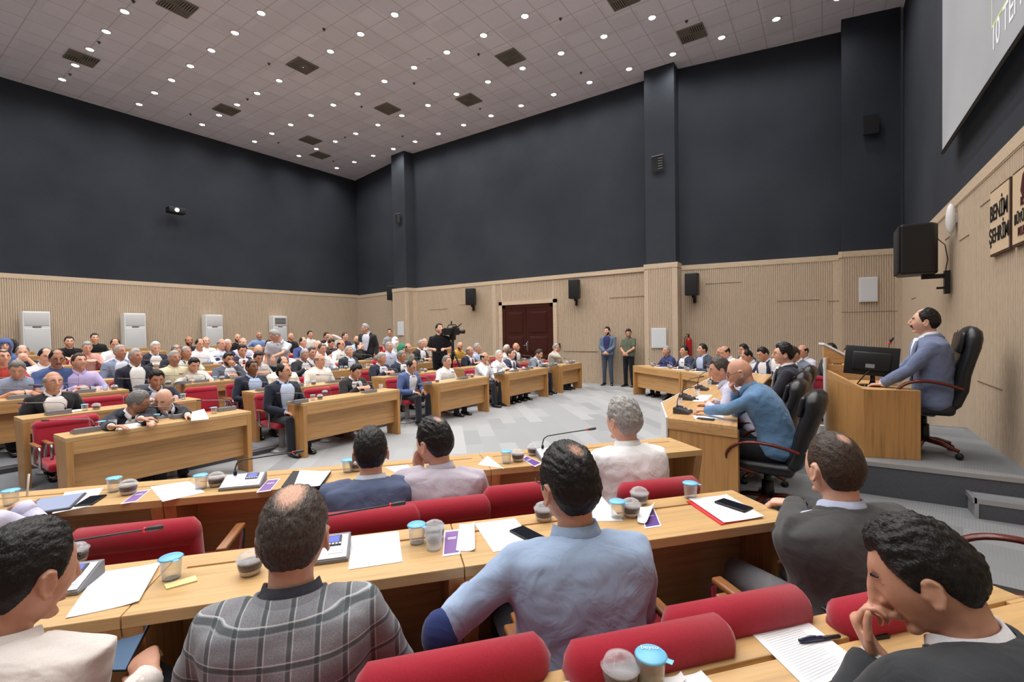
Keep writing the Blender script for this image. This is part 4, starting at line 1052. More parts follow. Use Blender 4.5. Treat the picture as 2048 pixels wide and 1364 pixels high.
def make_water():
    t = thing('water_cup', '', 'cup')
    MB().lathe([(0, 0), (.026, 0), (.028, .004), (.033, .072), (.0345, .074), (.0335, .0745), (.0315, .070), (.0265, .006), (0, .004)], 20).build('cup_wall', CLEAR, t)
    MB().lathe([(0, .006), (.026, .006), (.0305, .058), (0, .058)], 18).build('water', WATER, t)
    MB().lathe([(0, .0785), (.033, .0775), (.038, .073), (.0375, .0725), (0, .075)], 20).box(.03, .05, -.008, .008, .0735, .0745).build('foil_lid', BLUE_LID, t)
    return t
def make_dessert():
    t = thing('dessert_cup', '', 'dessert')
    MB().lathe([(0, 0), (.030, 0), (.036, .01), (.041, .035), (.041, .05), (.039, .05), (.034, .012), (0, .004)], 22).build('cup_wall', CLEAR, t)
    MB().lathe([(0, .005), (.031, .005), (.034, .014), (.0355, .020), (0, .020)], 20).build('cream', CREAM, t)
    MB().lathe([(0, .020), (.0355, .020), (.0385, .034), (.0385, .042), (0, .046)], 20).build('filling', DESSERT, t)
    MB().lathe([(.041, .049), (.046, .052), (.045, .056), (.040, .058), (.034, .07), (.018, .078), (0, .08), (0, .0785), (.018, .0765), (.033, .0685), (.039, .056), (.041, .052)], 22).build('dome_lid', CLEAR, t)
    return t
def make_glass():
    t = thing('drinking_glass', '', 'cup')
    MB().lathe([(0, 0), (.028, 0), (.036, .085), (.0345, .085), (.027, .006), (0, .006)], 18).build('glass_wall', CLEAR, t)
    MB().lathe([(0, .007), (.027, .007), (.031, .05), (0, .05)], 16).build('water', WATER, t); return t
water_p = Proto(make_water); dessert_p = Proto(make_dessert); glass_p = Proto(make_glass)
def paper(corners, z, label, name='paper_sheet', cat='paper', mat=PAPER, curl=0.0, th=.0015, lines=0):
    """sheet given by 3-4 corners on a table (world xy)"""
    c = [V((p.x, p.y, z)) for p in corners]; o_ = sum(c, V())/len(c); mb = MB(); n = 8; top = []
    A, B_, C_, D_ = c
    vs = []; fs = []
    for dz in (th, 0):
        for i in range(n+1):
            for j in range(n+1):
                u, v = i/n, j/n; p = A*(1-u)*(1-v)+B_*u*(1-v)+C_*u*v+D_*(1-u)*v-o_; lift = curl*((abs(2*u-1)**3)*(1 if u > .5 else .3))
                vs.append(V((p.x, p.y, dz+lift)))
    R = n+1; m_ = R*R
    for i in range(n):
        for j in range(n):
            a = i*R+j; fs += [(a, a+R, a+R+1, a+1), (m_+a, m_+a+1, m_+a+R+1, m_+a+R)]
    for i in range(n):
        for a, b2 in ((i*R, (i+1)*R), (i*R+n, (i+1)*R+n), (i, i+1), (n*R+i, n*R+i+1)): fs.append((a, b2, m_+b2, m_+a))
    mb.add(vs, fs, True); o = mb.build(name, mat); o.location = o_; tag(o, label, cat)
    o.modifiers.new('es', 'EDGE_SPLIT')
    return o
def phone(c, ax, z, label, on=False, L=.15, W=.074):
    t = thing('smartphone', label, 'phone', (c.x, c.y, z), atan2(ax[1], ax[0])-pi/2)
    MB().rbox(-W/2, W/2, -L/2, L/2, 0, .009, .004).build('body', BLACK_P, t)
    MB().box(-W/2+.003, W/2-.003, -L/2+.004, L/2-.004, .009, .0096).build('screen', SCREENOFF if not on else plain('phone_screen_on', (96, 120, 150), .2, emit=.4), t); return t
# ================================================================== FAR BLOCK: desks in rows, people facing +X
ORD = ['front', 'second', 'third', 'fourth', 'fifth', 'sixth', 'seventh', 'eighth', 'ninth']
BLK = [(-1.05, .72), (1.2, 2.95), (3.45, 5.25), (6.15, 7.95), (8.5, 10.3), (10.95, 12.5)]
BN = ['beyond the left edge', 'nearest the left edge', 'left of centre', 'in the middle of the block', 'right of the middle', 'nearest the dark door']
OVER = {(0, 1): (1.27, 2.98), (0, 2): (3.67, 5.41), (0, 3): (6.34, 7.89), (0, 4): (8.61, 10.41), (0, 5): (11.17, 12.39), (1, 1): (1.19, 2.9), (1, 2): (3.63, 5.35), (1, 3): (6.1, 7.8), (1, 4): (8.5, 10.2),
        (1, 5): (10.9, 12.3), (2, 1): (.85, 2.56), (2, 2): (3.3, 5.0), (2, 3): (5.9, 7.6), (3, 1): (.95, 2.77), (4, 2): (3.15, 4.9), (3, 2): (3.3, 5.1)}
DESKS = {}
for r in range(9):
    for b_ in range(0 if r == 0 else 1, 6):
        if (r, b_) in ((0, 0), (8, 5), (7, 5)): continue
        y0, y1 = OVER.get((r, b_), BLK[b_]); 
        if r >= 4 and b_ == 1: y0 = y0+.35
        DESKS[(r, b_)] = desk((ROWX[r]-.2, (y0+y1)/2, TIER[r]), -pi/2, y1-y0, 'light oak bench desk, %s row of the far block, %s' % (ORD[r], BN[b_]), None)
W_ = (232, 232, 236); NV = (32, 38, 56); DK = (36, 37, 42); LB = (176, 194, 222)
# id, px, py(top of head), row, cloth, c1, c2, tie, hair, hair colour, skin, pose, look offset (deg, + to the person's left), tilt, label (who), extras
FAR = [
('A1', 10, 679, 5, 'S', (78, 104, 160), W_, None, 'full', 'k', 'a', 'LL', -10, 5, 'person in blue headscarf and blue dress, cut by left edge', dict(hijab=(76, 92, 142))),
('A2', 22, 681, 6, 'S', (22, 22, 26), W_, None, 'full', 'k', 'a', 'LL', -20, 0, 'person in black behind the blue headscarf at far left', dict(hijab=(26, 26, 32))),
('A3', 44.6, 691, 4, 'P', (34, 38, 54), W_, None, 'reced', 'g', 'a', 'MM', -8, 12, 'person in dark navy shirt with both hands at the mouth', {}),
('A4', 5, 699, 3, 'P', (186, 60, 48), W_, None, 'front', 'k', 'b', 'TT', 10, 0, 'person in orange red shirt at the left edge', {}),
('A5', 34, 718, 2, 'P', (132, 142, 164), W_, None, 'full', 'g', 'b', 'DD', -12, 34, 'person in grey blue shirt looking down at the left edge', dict(fat=1.15)),
('A6', 90, 695, 3, 'S', W_, W_, None, 'reced', 'k', 'a', 'TT', 6, 16, 'person in white shirt below the first air conditioner', dict(fat=1.1)),
('A7', 112.6, 698, 2, 'P', (62, 84, 134), W_, None, 'reced', 'k', 'c', 'TJ', 0, 16, 'person in royal blue short sleeved shirt resting both arms on desk', dict(fat=1.2, wide=1.1, glasses=True, beard='must')),
('A8', 158, 707, 2, 'S', (178, 164, 214), W_, None, 'full', 'n', 'b', 'TD', 12, -4, 'person in lilac shirt holding a pen, far left', dict()),
('A9', 105.6, 744, 1, 'J', (30, 30, 34), (226, 222, 220), None, 'ring', 's', 'b', 'LL', 8, 0, 'person in black suit, open white collar and glasses, second row', dict(glasses=True)),
('A10', 138, 673, 6, 'P', (20, 20, 24), W_, None, 'full', 'k', 'a', 'TT', -6, 4, 'person in black shirt between the first two air conditioners', dict(beard='stub')),
('A11', 173.6, 681, 5, 'P', (220, 156, 146), W_, None, 'full', 's', 'a', 'DD', -4, 22, 'person in salmon pink shirt', {}),
('A12', 189, 667, 7, 'P', (24, 25, 30), W_, None, 'full', 'k', 'a', 'LL', -2, 0, 'person in black shirt left of the second air conditioner', {}),
('B1', 230, 676, 5, 'S', W_, W_, None, 'reced', 'k', 'b', 'DD', -14, 18, 'person in white shirt left of the second air conditioner', dict(fat=1.15)),
('B2', 240.5, 690, 3, 'J', (110, 126, 160), (206, 214, 226), None, 'front', 's', 'c', 'LL', 18, 0, 'person in light blue grey jacket over open blue collar', {}),
('B3', 271, 698, 2, 'J', (30, 32, 50), (232, 230, 226), None, 'full', 's', 'c', 'LL', 18, 0, 'person in navy suit and open white collar, third row from front', {}),
('B4', 309.7, 681, 4, 'J', (38, 42, 60), W_, None, 'full', 'w', 'p', 'DD', 0, 26, 'person in white shirt and navy jacket reading below second air conditioner', {}),
('B5', 352, 688, 3, 'J', (36, 38, 46), W_, None, 'front', 'g', 'b', 'TT', -10, 18, 'person in dark jacket leaning forward with forearm on desk', {}),
('B6', 377.7, 673, 6, 'P', (40, 38, 46), W_, None, 'ring', 'k', 'c', 'LL', -6, 0, 'person in dark shirt against the wall left of third air conditioner', dict(beard='full')),
('B8', 348.4, 702, 2, 'P', (214, 206, 168), W_, None, 'full', 's', 'c', 'LL', 6, 2, 'person in cream patterned shirt', dict(beard='must')),
('B9', 372, 693, 3, 'P', (206, 214, 196), W_, None, 'front', 's', 'c', 'TT', 16, 0, 'person in pale green shirt behind the cream shirt', {}),
('B10', 387, 713, 2, 'P', (224, 222, 214), W_, None, 'full', 'k', 'b', 'TT', -4, 30, 'person in off white short sleeves looking down, third row', dict(fat=1.1, beard='stub')),
('B11', 312, 738, 1, 'J', (38, 44, 66), (206, 206, 226), None, 'full', 'k', 'c', 'TT', -6, 24, 'person in navy suit behind the two whispering people', {}),
('C1', 399, 678, 4, 'S', W_, W_, None, 'reced', 'k', 'b', 'TT', 0, 10, 'person in white shirt left of the third air conditioner', {}),
('C2', 411.7, 674, 5, 'S', (232, 232, 230), W_, None, 'ring', 's', 'a', 'LL', -6, 0, 'person in white shirt directly before the third air conditioner', {}),
('C3', 443, 678, 4, 'S', (214, 222, 236), W_, None, 'ring', 'g', 'b', 'TT', 6, 4, 'person in very pale blue shirt right of third air conditioner', {}),
('C4', 455, 679, 4, 'S', (40, 44, 84), W_, None, 'front', 'w', 'b', 'TT', 2, 4, 'person in dark indigo shirt with collar open', dict()),
('C5', 475, 668, 6, 'P', (26, 26, 30), W_, None, 'bald', 'k', 'b', 'LL', -8, 0, 'person in black shirt between third and fourth air conditioners', dict(beard='full')),
('C6', 485.6, 676, 4, 'S', (216, 208, 228), W_, None, 'ring', 'g', 'a', 'TT', 0, 6, 'person in pale lilac shirt in the middle rows', {}),
('C7', 484, 687, 3, 'J', (44, 48, 62), W_, (140, 38, 48), 'full', 'k', 'b', 'DD', -10, 20, 'person in dark suit with a dark red tie, fourth row', {}),
('C8', 516, 687, 3, 'S', W_, W_, None, 'bald', 'g', 'a', 'DT', -10, 24, 'person in white shirt with dark items in chest pocket', {}),
('C9', 518, 664, 7, 'S', (118, 148, 204), W_, None, 'bald', 'k', 'c', 'AA', -16, 0, 'person in sky blue shirt leaning back left of fourth air conditioner', {}),
('C10', 538, 680, 5, 'P', (60, 50, 54), W_, None, 'full', 'k', 'b', 'TT', 0, 0, 'person hidden behind the standing one, dark hair only showing', {}),
('C12', 456, 705, 2, 'J', (84, 92, 112), W_, None, 'full', 'k', 'c', 'MD', 0, 14, 'person in grey blue suit raising one hand below the chin', dict(beard='full')),
('C13', 516, 701, 2, 'P', (196, 198, 198), W_, None, 'full', 'k', 'c', 'DD', -6, 24, 'person in pale checked shirt holding a phone with both hands', dict(beard='stub')),
('C14', 504, 720, 1, 'J', (34, 40, 60), (176, 196, 228), None, 'front', 'k', 'd', 'LL', 6, 0, 'person in navy suit and light blue shirt, second row', dict(fat=1.1)),
('C15', 572, 693, 3, 'S', (222, 228, 238), W_, None, 'front', 'k', 'b', 'TT', -12, 16, 'person in bluish white shirt right of the standing grey shirt', {}),
('C16', 566, 714, 1, 'P', (232, 226, 214), W_, None, 'reced', 'k', 'b', 'LL', -4, 0, 'person in cream white shirt half hidden behind the moustached one', dict(fat=1.25, wide=1.1)),
('C17', 567.7, 727, 0, 'J', (32, 36, 54), (190, 206, 234), None, 'reced', 'k', 'b', 'LL', 22, -2, 'person with moustache in navy suit and light blue shirt, front row', dict(beard='must', glasses=True, fat=1.1)),
('D1', 581.7, 666, 6, 'P', (30, 32, 38), W_, None, 'bald', 'k', 'b', 'LL', 4, 0, 'person in black shirt right of the fourth air conditioner', dict(beard='stub')),
('D2', 606, 675, 4, 'J', (54, 68, 138), W_, None, 'reced', 'k', 'a', 'LT', 6, 0, 'person in bright blue suit jacket in the middle rows', {}),
('D3', 620, 662, 6, 'S', (226, 226, 228), W_, None, 'full', 'k', 'b', 'LL', 0, 0, 'person in white shirt against the wall, first past the last air conditioner', {}),
('D4', 653, 665, 6, 'P', (34, 28, 36), W_, None, 'full', 'k', 'b', 'AL', 10, 0, 'person in black shirt behind the one with hands on head', {}),
('D5', 659, 669, 5, 'S', (228, 228, 230), W_, None, 'ring', 'g', 'b', 'HL', 4, 14, 'person in white shirt with one hand on the head', {}),
('D6', 662, 676, 4, 'P', (70, 60, 66), W_, None, 'full', 'k', 'b', 'DD', 0, 26, 'person in dark plum shirt looking down in the middle rows', {}),
('D7', 689.7, 665, 5, 'P', (52, 42, 84), W_, None, 'full', 'n', 'a', 'TT', 14, 0, 'person in dark purple shirt near the far corner', {}),
('D8', 713, 672, 4, 'P', (176, 204, 226), W_, None, 'bald', 'k', 'b', 'TT', -16, 4, 'person in pale cyan shirt beside the standing dark suit', dict(beard='full')),
('D10', 608.7, 696, 2, 'J', (52, 54, 62), W_, None, 'front', 's', 'b', 'DD', -8, 26, 'person in charcoal jacket bent low, silver hair', {}),
('D11', 624, 694, 2, 'S', (236, 236, 236), W_, None, 'full', 'o', 'b', 'LL', -8, 10, 'person in white shirt just behind the spectacled white shirt', {}),
('D12', 644, 687, 2, 'S', W_, W_, None, 'front', 'o', 'b', 'TT', -4, 8, 'person in white shirt with forearms crossing the desk, third row', {}),
('D12b', 636, 681, 3, 'S', (224, 224, 230), W_, None, 'bald', 'g', 'a', 'LL', 0, 0, 'person in white shirt mostly hidden, bald crown showing', {}),
('D13', 682.6, 680, 3, 'S', (226, 224, 220), W_, None, 'ring', 'k', 'b', 'TT', 8, 0, 'person in ivory shirt and glasses, fourth row', dict(glasses=True)),
('D14', 698, 692, 2, 'J', (40, 44, 58), (200, 214, 230), None, 'front', 's', 'b', 'LL', 8, -6, 'person in slate suit and pale blue shirt gazing upward', {}),
('D15', 719, 683, 3, 'S', (28, 28, 32), W_, None, 'full', 'k', 'a', 'TK', 26, -14, 'person in black resting the head on one hand, near far corner', dict(roll=-12)),
('D16', 639, 708, 1, 'S', (234, 230, 222), W_, None, 'ring', 'g', 'b', 'LL', 14, 0, 'person in ivory shirt with reddish glasses, second row', dict(glasses=True, fat=1.2, wide=1.1)),
('D17', 711, 725.6, 0, 'J', (44, 42, 44), W_, (60, 40, 46), 'full', 'k', 'b', 'DD', -2, 30, 'person in charcoal suit and tie reading a sheet, front row', {}),
('D18', 762.4, 705, 1, 'J', (34, 38, 58), (214, 216, 226), None, 'front', 's', 'b', 'DD', 10, 12, 'person in navy suit clasping hands, second row', dict(fat=1.1)),
('E1', 779, 658, 5, 'P', (150, 152, 160), W_, None, 'full', 'k', 'b', 'SS', -40, 0, 'person in grey shirt beside the first column', {}),
('E2', 790.5, 675, 4, 'S', (226, 228, 232), W_, None, 'full', 'k', 'a', 'LL', -10, 0, 'person in white headscarf nearest the first column', dict(hijab=(226, 226, 228))),
('E4', 790, 682, 3, 'S', (214, 220, 230), W_, None, 'full', 'k', 'a', 'LL', 0, 0, 'person in white headscarf behind the pale blue shirt', dict(hijab=(216, 218, 222), beard=None)),
('E3', 778, 684, 2, 'S', (196, 204, 228), W_, None, 'front', 's', 'b', 'LL', 0, 0, 'person in pale blue shirt with moustache before the headscarves', dict(beard='must')),
('E5', 803, 689, 2, 'S', (40, 128, 96), W_, None, 'full', 'k', 'a', 'LL', 0, 10, 'person in green headscarf, partly hidden', dict(hijab=(44, 132, 100))),
('E6', 816, 687, 2, 'P', (136, 138, 118), W_, None, 'ring', 'k', 'b', 'LL', 4, 0, 'person in olive grey shirt with moustache', dict(beard='must', fat=1.1)),
('E7', 842, 680, 2, 'J', (36, 40, 46), W_, None, 'front', 's', 'b', 'DD', 4, 10, 'person in dark suit left of the camera operator', dict()),
('E8', 849, 677, 3, 'S', (222, 222, 224), W_, None, 'ring', 'w', 'a', 'LL', 0, 0, 'person in white shirt hidden left of the camera operator', {}),
('E11', 919.5, 682, 2, 'P', (206, 152, 44), W_, None, 'bald', 'k', 'b', 'LL', -6, 24, 'person in mustard yellow shirt right of the tripod', dict(beard='full')),
('E12', 939.5, 693, 1, 'J', (32, 34, 52), (214, 220, 230), (150, 32, 44), 'ring', 'g', 'b', 'DD', 6, 0, 'person in navy suit with bright red tie', dict()),
('E13', 954.7, 687, 1, 'S', (190, 202, 228), W_, None, 'full', 's', 'b', 'LL', 12, 0, 'person in light blue shirt right of the red tie', {}),
('E15', 803, 702, 1, 'J', (36, 42, 64), W_, None, 'front', 'g', 'c', 'DD', 10, 8, 'person in navy suit and glasses behind the bright blue suit', dict(glasses=True)),
('E16', 823, 717.4, 0, 'J', (68, 92, 150), W_, None, 'reced', 'k', 'b', 'LL', -4, 26, 'person in mid blue suit looking down, front row', dict(glasses=True)),
('E17', 893.7, 711.6, 0, 'S', (236, 236, 238), W_, None, 'front', 'g', 'b', 'LL', -2, 2, 'person in white shirt with moustache, front row centre', dict(beard='must', fat=1.1)),
('F1', 969, 705, 0, 'S', (230, 234, 238), W_, None, 'ring', 'k', 'b', 'LC', 2, 6, 'person in white shirt with a hand on the chin, front row', {}),
('F2', 998, 701, 0, 'S', (238, 238, 240), W_, None, 'full', 'w', 'p', 'TD', -20, 0, 'person in white shirt with white hair, front row', dict()),
('F3', 1013.4, 690, 1, 'S', (228, 228, 228), W_, None, 'full', 'w', 'c', 'LL', 6, 6, 'person in white shirt behind the white haired one', {}),
('F4', 1021.6, 698, 0, 'J', (44, 56, 92), W_, (40, 46, 70), 'full', 'n', 'a', 'TT', 6, 2, 'person in dark blue suit and navy tie, front row', {}),
('F5', 1032, 685.7, 1, 'J', (34, 38, 54), W_, None, 'bald', 'k', 'b', 'LL', 4, 0, 'person in navy suit and open collar before the dark door', dict(beard='stub', glasses=True)),
('F6', 1077, 696.5, 0, 'J', (116, 126, 140), W_, (50, 54, 70), 'full', 'n', 'a', 'DD', 4, 26, 'person in light grey suit and dark tie looking down', dict(beard='stub')),
('F7', 1112, 687, 0, 'J', (176, 168, 152), (190, 196, 200), None, 'full', 's', 'b', 'TK', -10, 8, 'person in beige jacket and dark glasses, cheek on hand', dict(glasses=True, fat=1.1)),
]
POSE = {'T': 'T', 'L': 'L', 'D': 'D', 'C': 'C', 'K': 'K', 'H': 'H', 'M': 'M', 'J': 'J', 'A': 'A', 'S': 'S'}
WHO = {}
STOPW = {'person', 'in', 'with', 'and', 'the', 'a', 'of', 'to', 'at'}
def short(lb):
    w = lb.replace(',', '').split()
    if len(w) > 10: w = [q for q in w if q not in STOPW]
    return ' '.join(w)
def seat_label(lb): return 'crimson chair of the ' + short(lb)
for rec in FAR:
    pid, px, py, r, cl, c1, c2, tie, hair, hc, sk, po, lo, ti, lb, ex = rec
    back = .10 if ti < 20 else .16
    sx = ROWX[r]-.40-.27+back*.9
    p = at_x(px, py+(2 if ti > 15 else 0), sx)
    d = 1 if r <= 1 else 0
    person(pid, lb, p, 0, TIER[r], look=lo, tilt=ti, back=back, arms=(po[0], po[1]), cloth=cl, c1=c1, c2=c2, tie=tie, hair=hair, hc=hc, skin=sk, det=d, bend=.03+.03*(ti > 15), **ex)
    WHO[pid] = lb
    if hypot(1, 1) and r <= 6:
        rt = PEOPLE[pid]['xy']; s_ = seat_p((rt.x, rt.y, TIER[r]), -pi/2, ('red chair seating the ' + short(lb)))
# two whispering people in the front row
person('B12', 'person in black jacket leaning over the desk holding a sheet', at_x(328, 776, -6.42), 0, 0, look=-50, tilt=34, back=.30, arms=({'w': at_z(392, 842, .80), 'f': (.9, .1, 0), 'n': (0, 0, -1)}, {'w': at_z(306, 846, .80), 'f': (.9, -.3, 0), 'n': (0, 0, -1)}), cloth='J', c1=(24, 26, 30), c2=(206, 208, 222), hair='bald', skin='a', det=1, glasses=False, bend=.12, roll=-14)
person('B13', 'person in dark navy suit bending sideways to whisper', at_x(274, 781, -6.38), 0, 0, look=62, tilt=26, back=.24, arms=({'w': at_z(262, 850, .84), 'f': (.4, .8, 0), 'n': (0, 0, -1)}, {'w': at_z(225, 868, .80), 'f': (.5, .6, 0), 'n': (0, 0, -1)}), cloth='J', c1=(28, 32, 50), c2=W_, hair='full', hc='g', skin='c', det=1, glasses=True, bend=.10, roll=20)
for pid, (dx, dy) in (('B12', (-.12, .18)), ('B13', (-.12, -.42))):
    r_ = PEOPLE[pid]['root']; mwp = V(r_.location)
    seat_p((-6.68, r_.location.y+dy, 0), -pi/2, 'red chair seating the ' + short(r_['label']))
# standing people of the far block
person('C11', 'standing person in pale grey shirt bending over a desk', at_x(551, 659, -9.3), -38, TIER[2], look=-100, tilt=34, seat=False, back=.22, arms=({'w': at_x(541, 717, -9.0), 'f': (.3, -.2, -.9), 'n': (0, 0, -1)}, 'S'), cloth='P', c1=(192, 196, 208), hair='full', hc='s', skin='b', det=0, legs=(50, 54, 64), tall=.97, bend=.05)
person('D9', 'standing person in black suit and white shirt near the far corner', at_x(731, 647.6, -10.3), -60, TIER[3], look=-110, tilt=16, seat=False, back=.06, arms=('S', 'S'), cloth='J', c1=(38, 38, 42), c2=(206, 212, 226), hair='full', hc='s', skin='b', det=0, tall=.97)
person('E9', 'standing camera operator in black shirt beside the tripod', at_x(878.5, 647.6, -7.85), -52, TIER[1], look=-18, tilt=-6, seat=False, back=.02, arms=('W', 'W'), cloth='P', c1=(20, 20, 23), hair='full', hc='k', skin='a', det=1, tall=1.0, legs=(20, 20, 24), beard='stub', wide=1.05)
# people standing by the right wall
p = at_y(1216, 766, 13.35); person('R1', 'standing person in blue jacket and grey trousers, hands folded', V((p.x, p.y, 1.77)), -84, 0, look=-100, tilt=4, seat=False, arms=('F', 'F'), cloth='J', c1=(86, 104, 134), c2=(48, 54, 96), hair='full', hc='k', skin='a', det=1, legs=(70, 78, 92), beard='full', tall=1.0, wide=1.06)
p = at_y(1258, 767, 13.3); person('R2', 'standing person in olive polo shirt and black trousers, hands folded', V((p.x, p.y, 1.70)), -100, 0, look=-70, tilt=22, seat=False, arms=('F', 'F'), cloth='P', c1=(92, 102, 84), hair='full', hc='k', skin='b', det=1, legs=(26, 26, 30), beard='full', tall=.97)
# television camera on a tripod
p = at_x(905, 662, -7.6); tz = TIER[1]
t = thing('video_camera', 'black television camera mounted on a tripod behind the front rows', 'camera', (p.x, p.y, p.z-.02), radians(-35))
MB().rbox(-.09, .09, -.2, .16, -.08, .1, .02).box(-.06, .06, -.26, -.2, -.06, .08).build('camera_body', BLACK_P, t)
MB().tube([(0, .15, .0), (0, .24, .0), (0, .3, .0)], [.045, .05, .055], 14).build('lens', BLACK_P, t)
MB().box(-.03, .24, -.02, .02, -.12, -.02).box(.1, .3, -.03, .03, .05, .13).build('viewfinder_screen', BLACK_P, t); MB().tube([(0, -.12, .1), (0, -.1, .17), (0, .08, .17), (0, .12, .1)], .014).tube([(.03, .1, .1), (.03, .22, .2)], .016).tube([(-.02, -.02, .17), (-.02, -.02, .26)], .02).build('handle_and_microphone', BLACK_P, t)
t2 = thing('tripod', 'black tripod carrying the television camera', 'tripod', (p.x, p.y, tz))
hz = p.z-.1-tz; MB().tube([(0, 0, hz-.6), (0, 0, hz-.06)], [.03, .035]).rbox(-.06, .06, -.06, .06, hz-.12, hz-.0, .01).tube([(0, 0, hz-.06), (-.25, -.1, hz-.28)], .012).build('head_column', BLACK_P, t2)
for k in range(3):
    a = 2*pi*k/3+.4; MB().tube([(0, 0, hz-.35), (cos(a)*.2, sin(a)*.2, hz*.45), (cos(a)*.42, sin(a)*.42, .02)], [.024, .02, .016]).build('leg', BLACK_P, t2)
# conference units, cups and papers on the far desks
def owner(pid): return short(WHO[pid])
for pid in WHO:
    r = next(q[3] for q in FAR if q[0] == pid)
    if r > 4: continue
    P = PEOPLE[pid]['xy']; y = P.y-.06; key = [k for k in DESKS if k[0] == r]
    (unit_far)((ROWX[r]-.13, y, TIER[r]+.75), -pi/2, 'grey microphone unit before the '+owner(pid))
    if r <= 2:
        if random.random() < .8: water_p((ROWX[r]-.17, y+.24, TIER[r]+.75), 0, 'blue lidded water cup before the '+owner(pid))
        if random.random() < .6: dessert_p((ROWX[r]-.15, y+.34, TIER[r]+.75), 0, 'dessert cup before the '+owner(pid))
    if random.random() < .7:
        a = random.uniform(-.25, .25); ca, sa = cos(a), sin(a); c0 = V((ROWX[r]-.25, y+.16, 0)); cs = [c0+V((ca*u-sa*v, sa*u+ca*v, 0)) for u, v in ((-.10, -.09), (.10, -.09), (.10, .09), (-.10, .09))]
        paper(cs, TIER[r]+.7505, 'white sheets before the '+owner(pid), curl=.004)
# front row extras measured in the picture
for (x, y, kind, lb) in ((171, 864, 'u', 'grey microphone unit at the left end of the nearest far desk'), (363, 835, 'u', 'grey microphone unit before the person holding a sheet'), (450, 821, 'u', 'grey microphone unit at right end of the nearest far desk'),
                         (204, 857, 'w', 'blue lidded water cup left of the whispering pair'), (226, 856, 'g', 'empty glass left of the whispering pair'), (296, 843, 'd', 'dessert cup before the whispering pair'), (313, 842, 'w', 'water cup between the whispering pair'), (428, 827, 'w', 'water cup left of the unit at the desk end'),
                         (510, 0, '', ''),
                         (682, 783, 'w', 'water cup left of the charcoal suit, front row'), (650, 790, 'd', 'dessert cup before the empty red chair, front row'), (762, 778, 'g', 'glass near the right end of the second front desk')):
    if not kind: continue
    p = at_z(x, y, .75); pos = (min(p.x, -6.0), p.y, .75)
    {'u': unit_far, 'w': water_p, 'g': glass_p, 'd': dessert_p}[kind](pos, -pi/2, lb)
paper([at_z(*q, .752) for q in ((236, 862), (283, 853), (280, 844), (240, 852))], .751, 'white papers before the whispering pair')
paper([at_z(382, 842, .84), at_z(418, 838, .84), at_z(408, 818, .84), at_z(384, 824, .84)], .84, 'white sheet held up by the leaning person in black jacket', curl=.0)
# empty chairs of the front rows
for (x, y, r, lb) in ((135, 850, 0, 'empty red chair at the left end of the nearest far desk'), (650, 770, 0, 'empty red chair left of the charcoal suit in front row'), (868, 742, 0, 'empty red chair left of the white shirt, front row centre'),
                      (215, 815, 1, 'empty red chair behind the whispering pair'), (148, 775, 2, 'empty red chair before the lilac shirt'), (20, 795, 2, 'empty red chair at left edge, third row'), (415, 800, 1, 'empty red chair at the end of the second row desk'),
                      (930, 724, 2, 'empty red chair left of the red tie')):
    p = at_x(x, y, ROWX[r]-.75); seat_p((ROWX[r]-.66, p.y, TIER[r]), -pi/2, lb)
# ================================================================== FAR RIGHT TABLES (people facing the hall)
MM = V((.65, .76, 0)).normalized(); TT_ = V((.76, -.65, 0)); FD = math.degrees(atan2(-MM.y, -MM.x))
def mt(c, s): return V((MM.x*c+TT_.x*s, MM.y*c+TT_.y*s, 0))
c_ = V((-4.21, 11.77, 0)).dot(MM); s0 = V((-4.21, 11.77, 0)).dot(TT_)
rz = radians(FD)-pi/2
for k in range(2):
    q = mt(c_+.24, s0+.02+1.0+k*2.02); desk((q.x, q.y, 0), rz, 2.0, ('long oak desk before the three dark suits, far right' if k == 0 else 'oak desk hidden behind the person in denim shirt'), depth=.45)
c2_ = V((-.24, 9.92, 0)).dot(MM); s1 = V((.11, 9.62, 0)).dot(TT_)
q = mt(c2_+.2, s1-.8); desk((q.x, q.y, 0), rz, 1.6, 'oak desk end showing between the leather chairs and chairman desk')
q = mt(c2_+.2, s1-2.5); desk((q.x, q.y, 0), rz, 1.6, 'oak desk of the second row hidden by the people at far right')
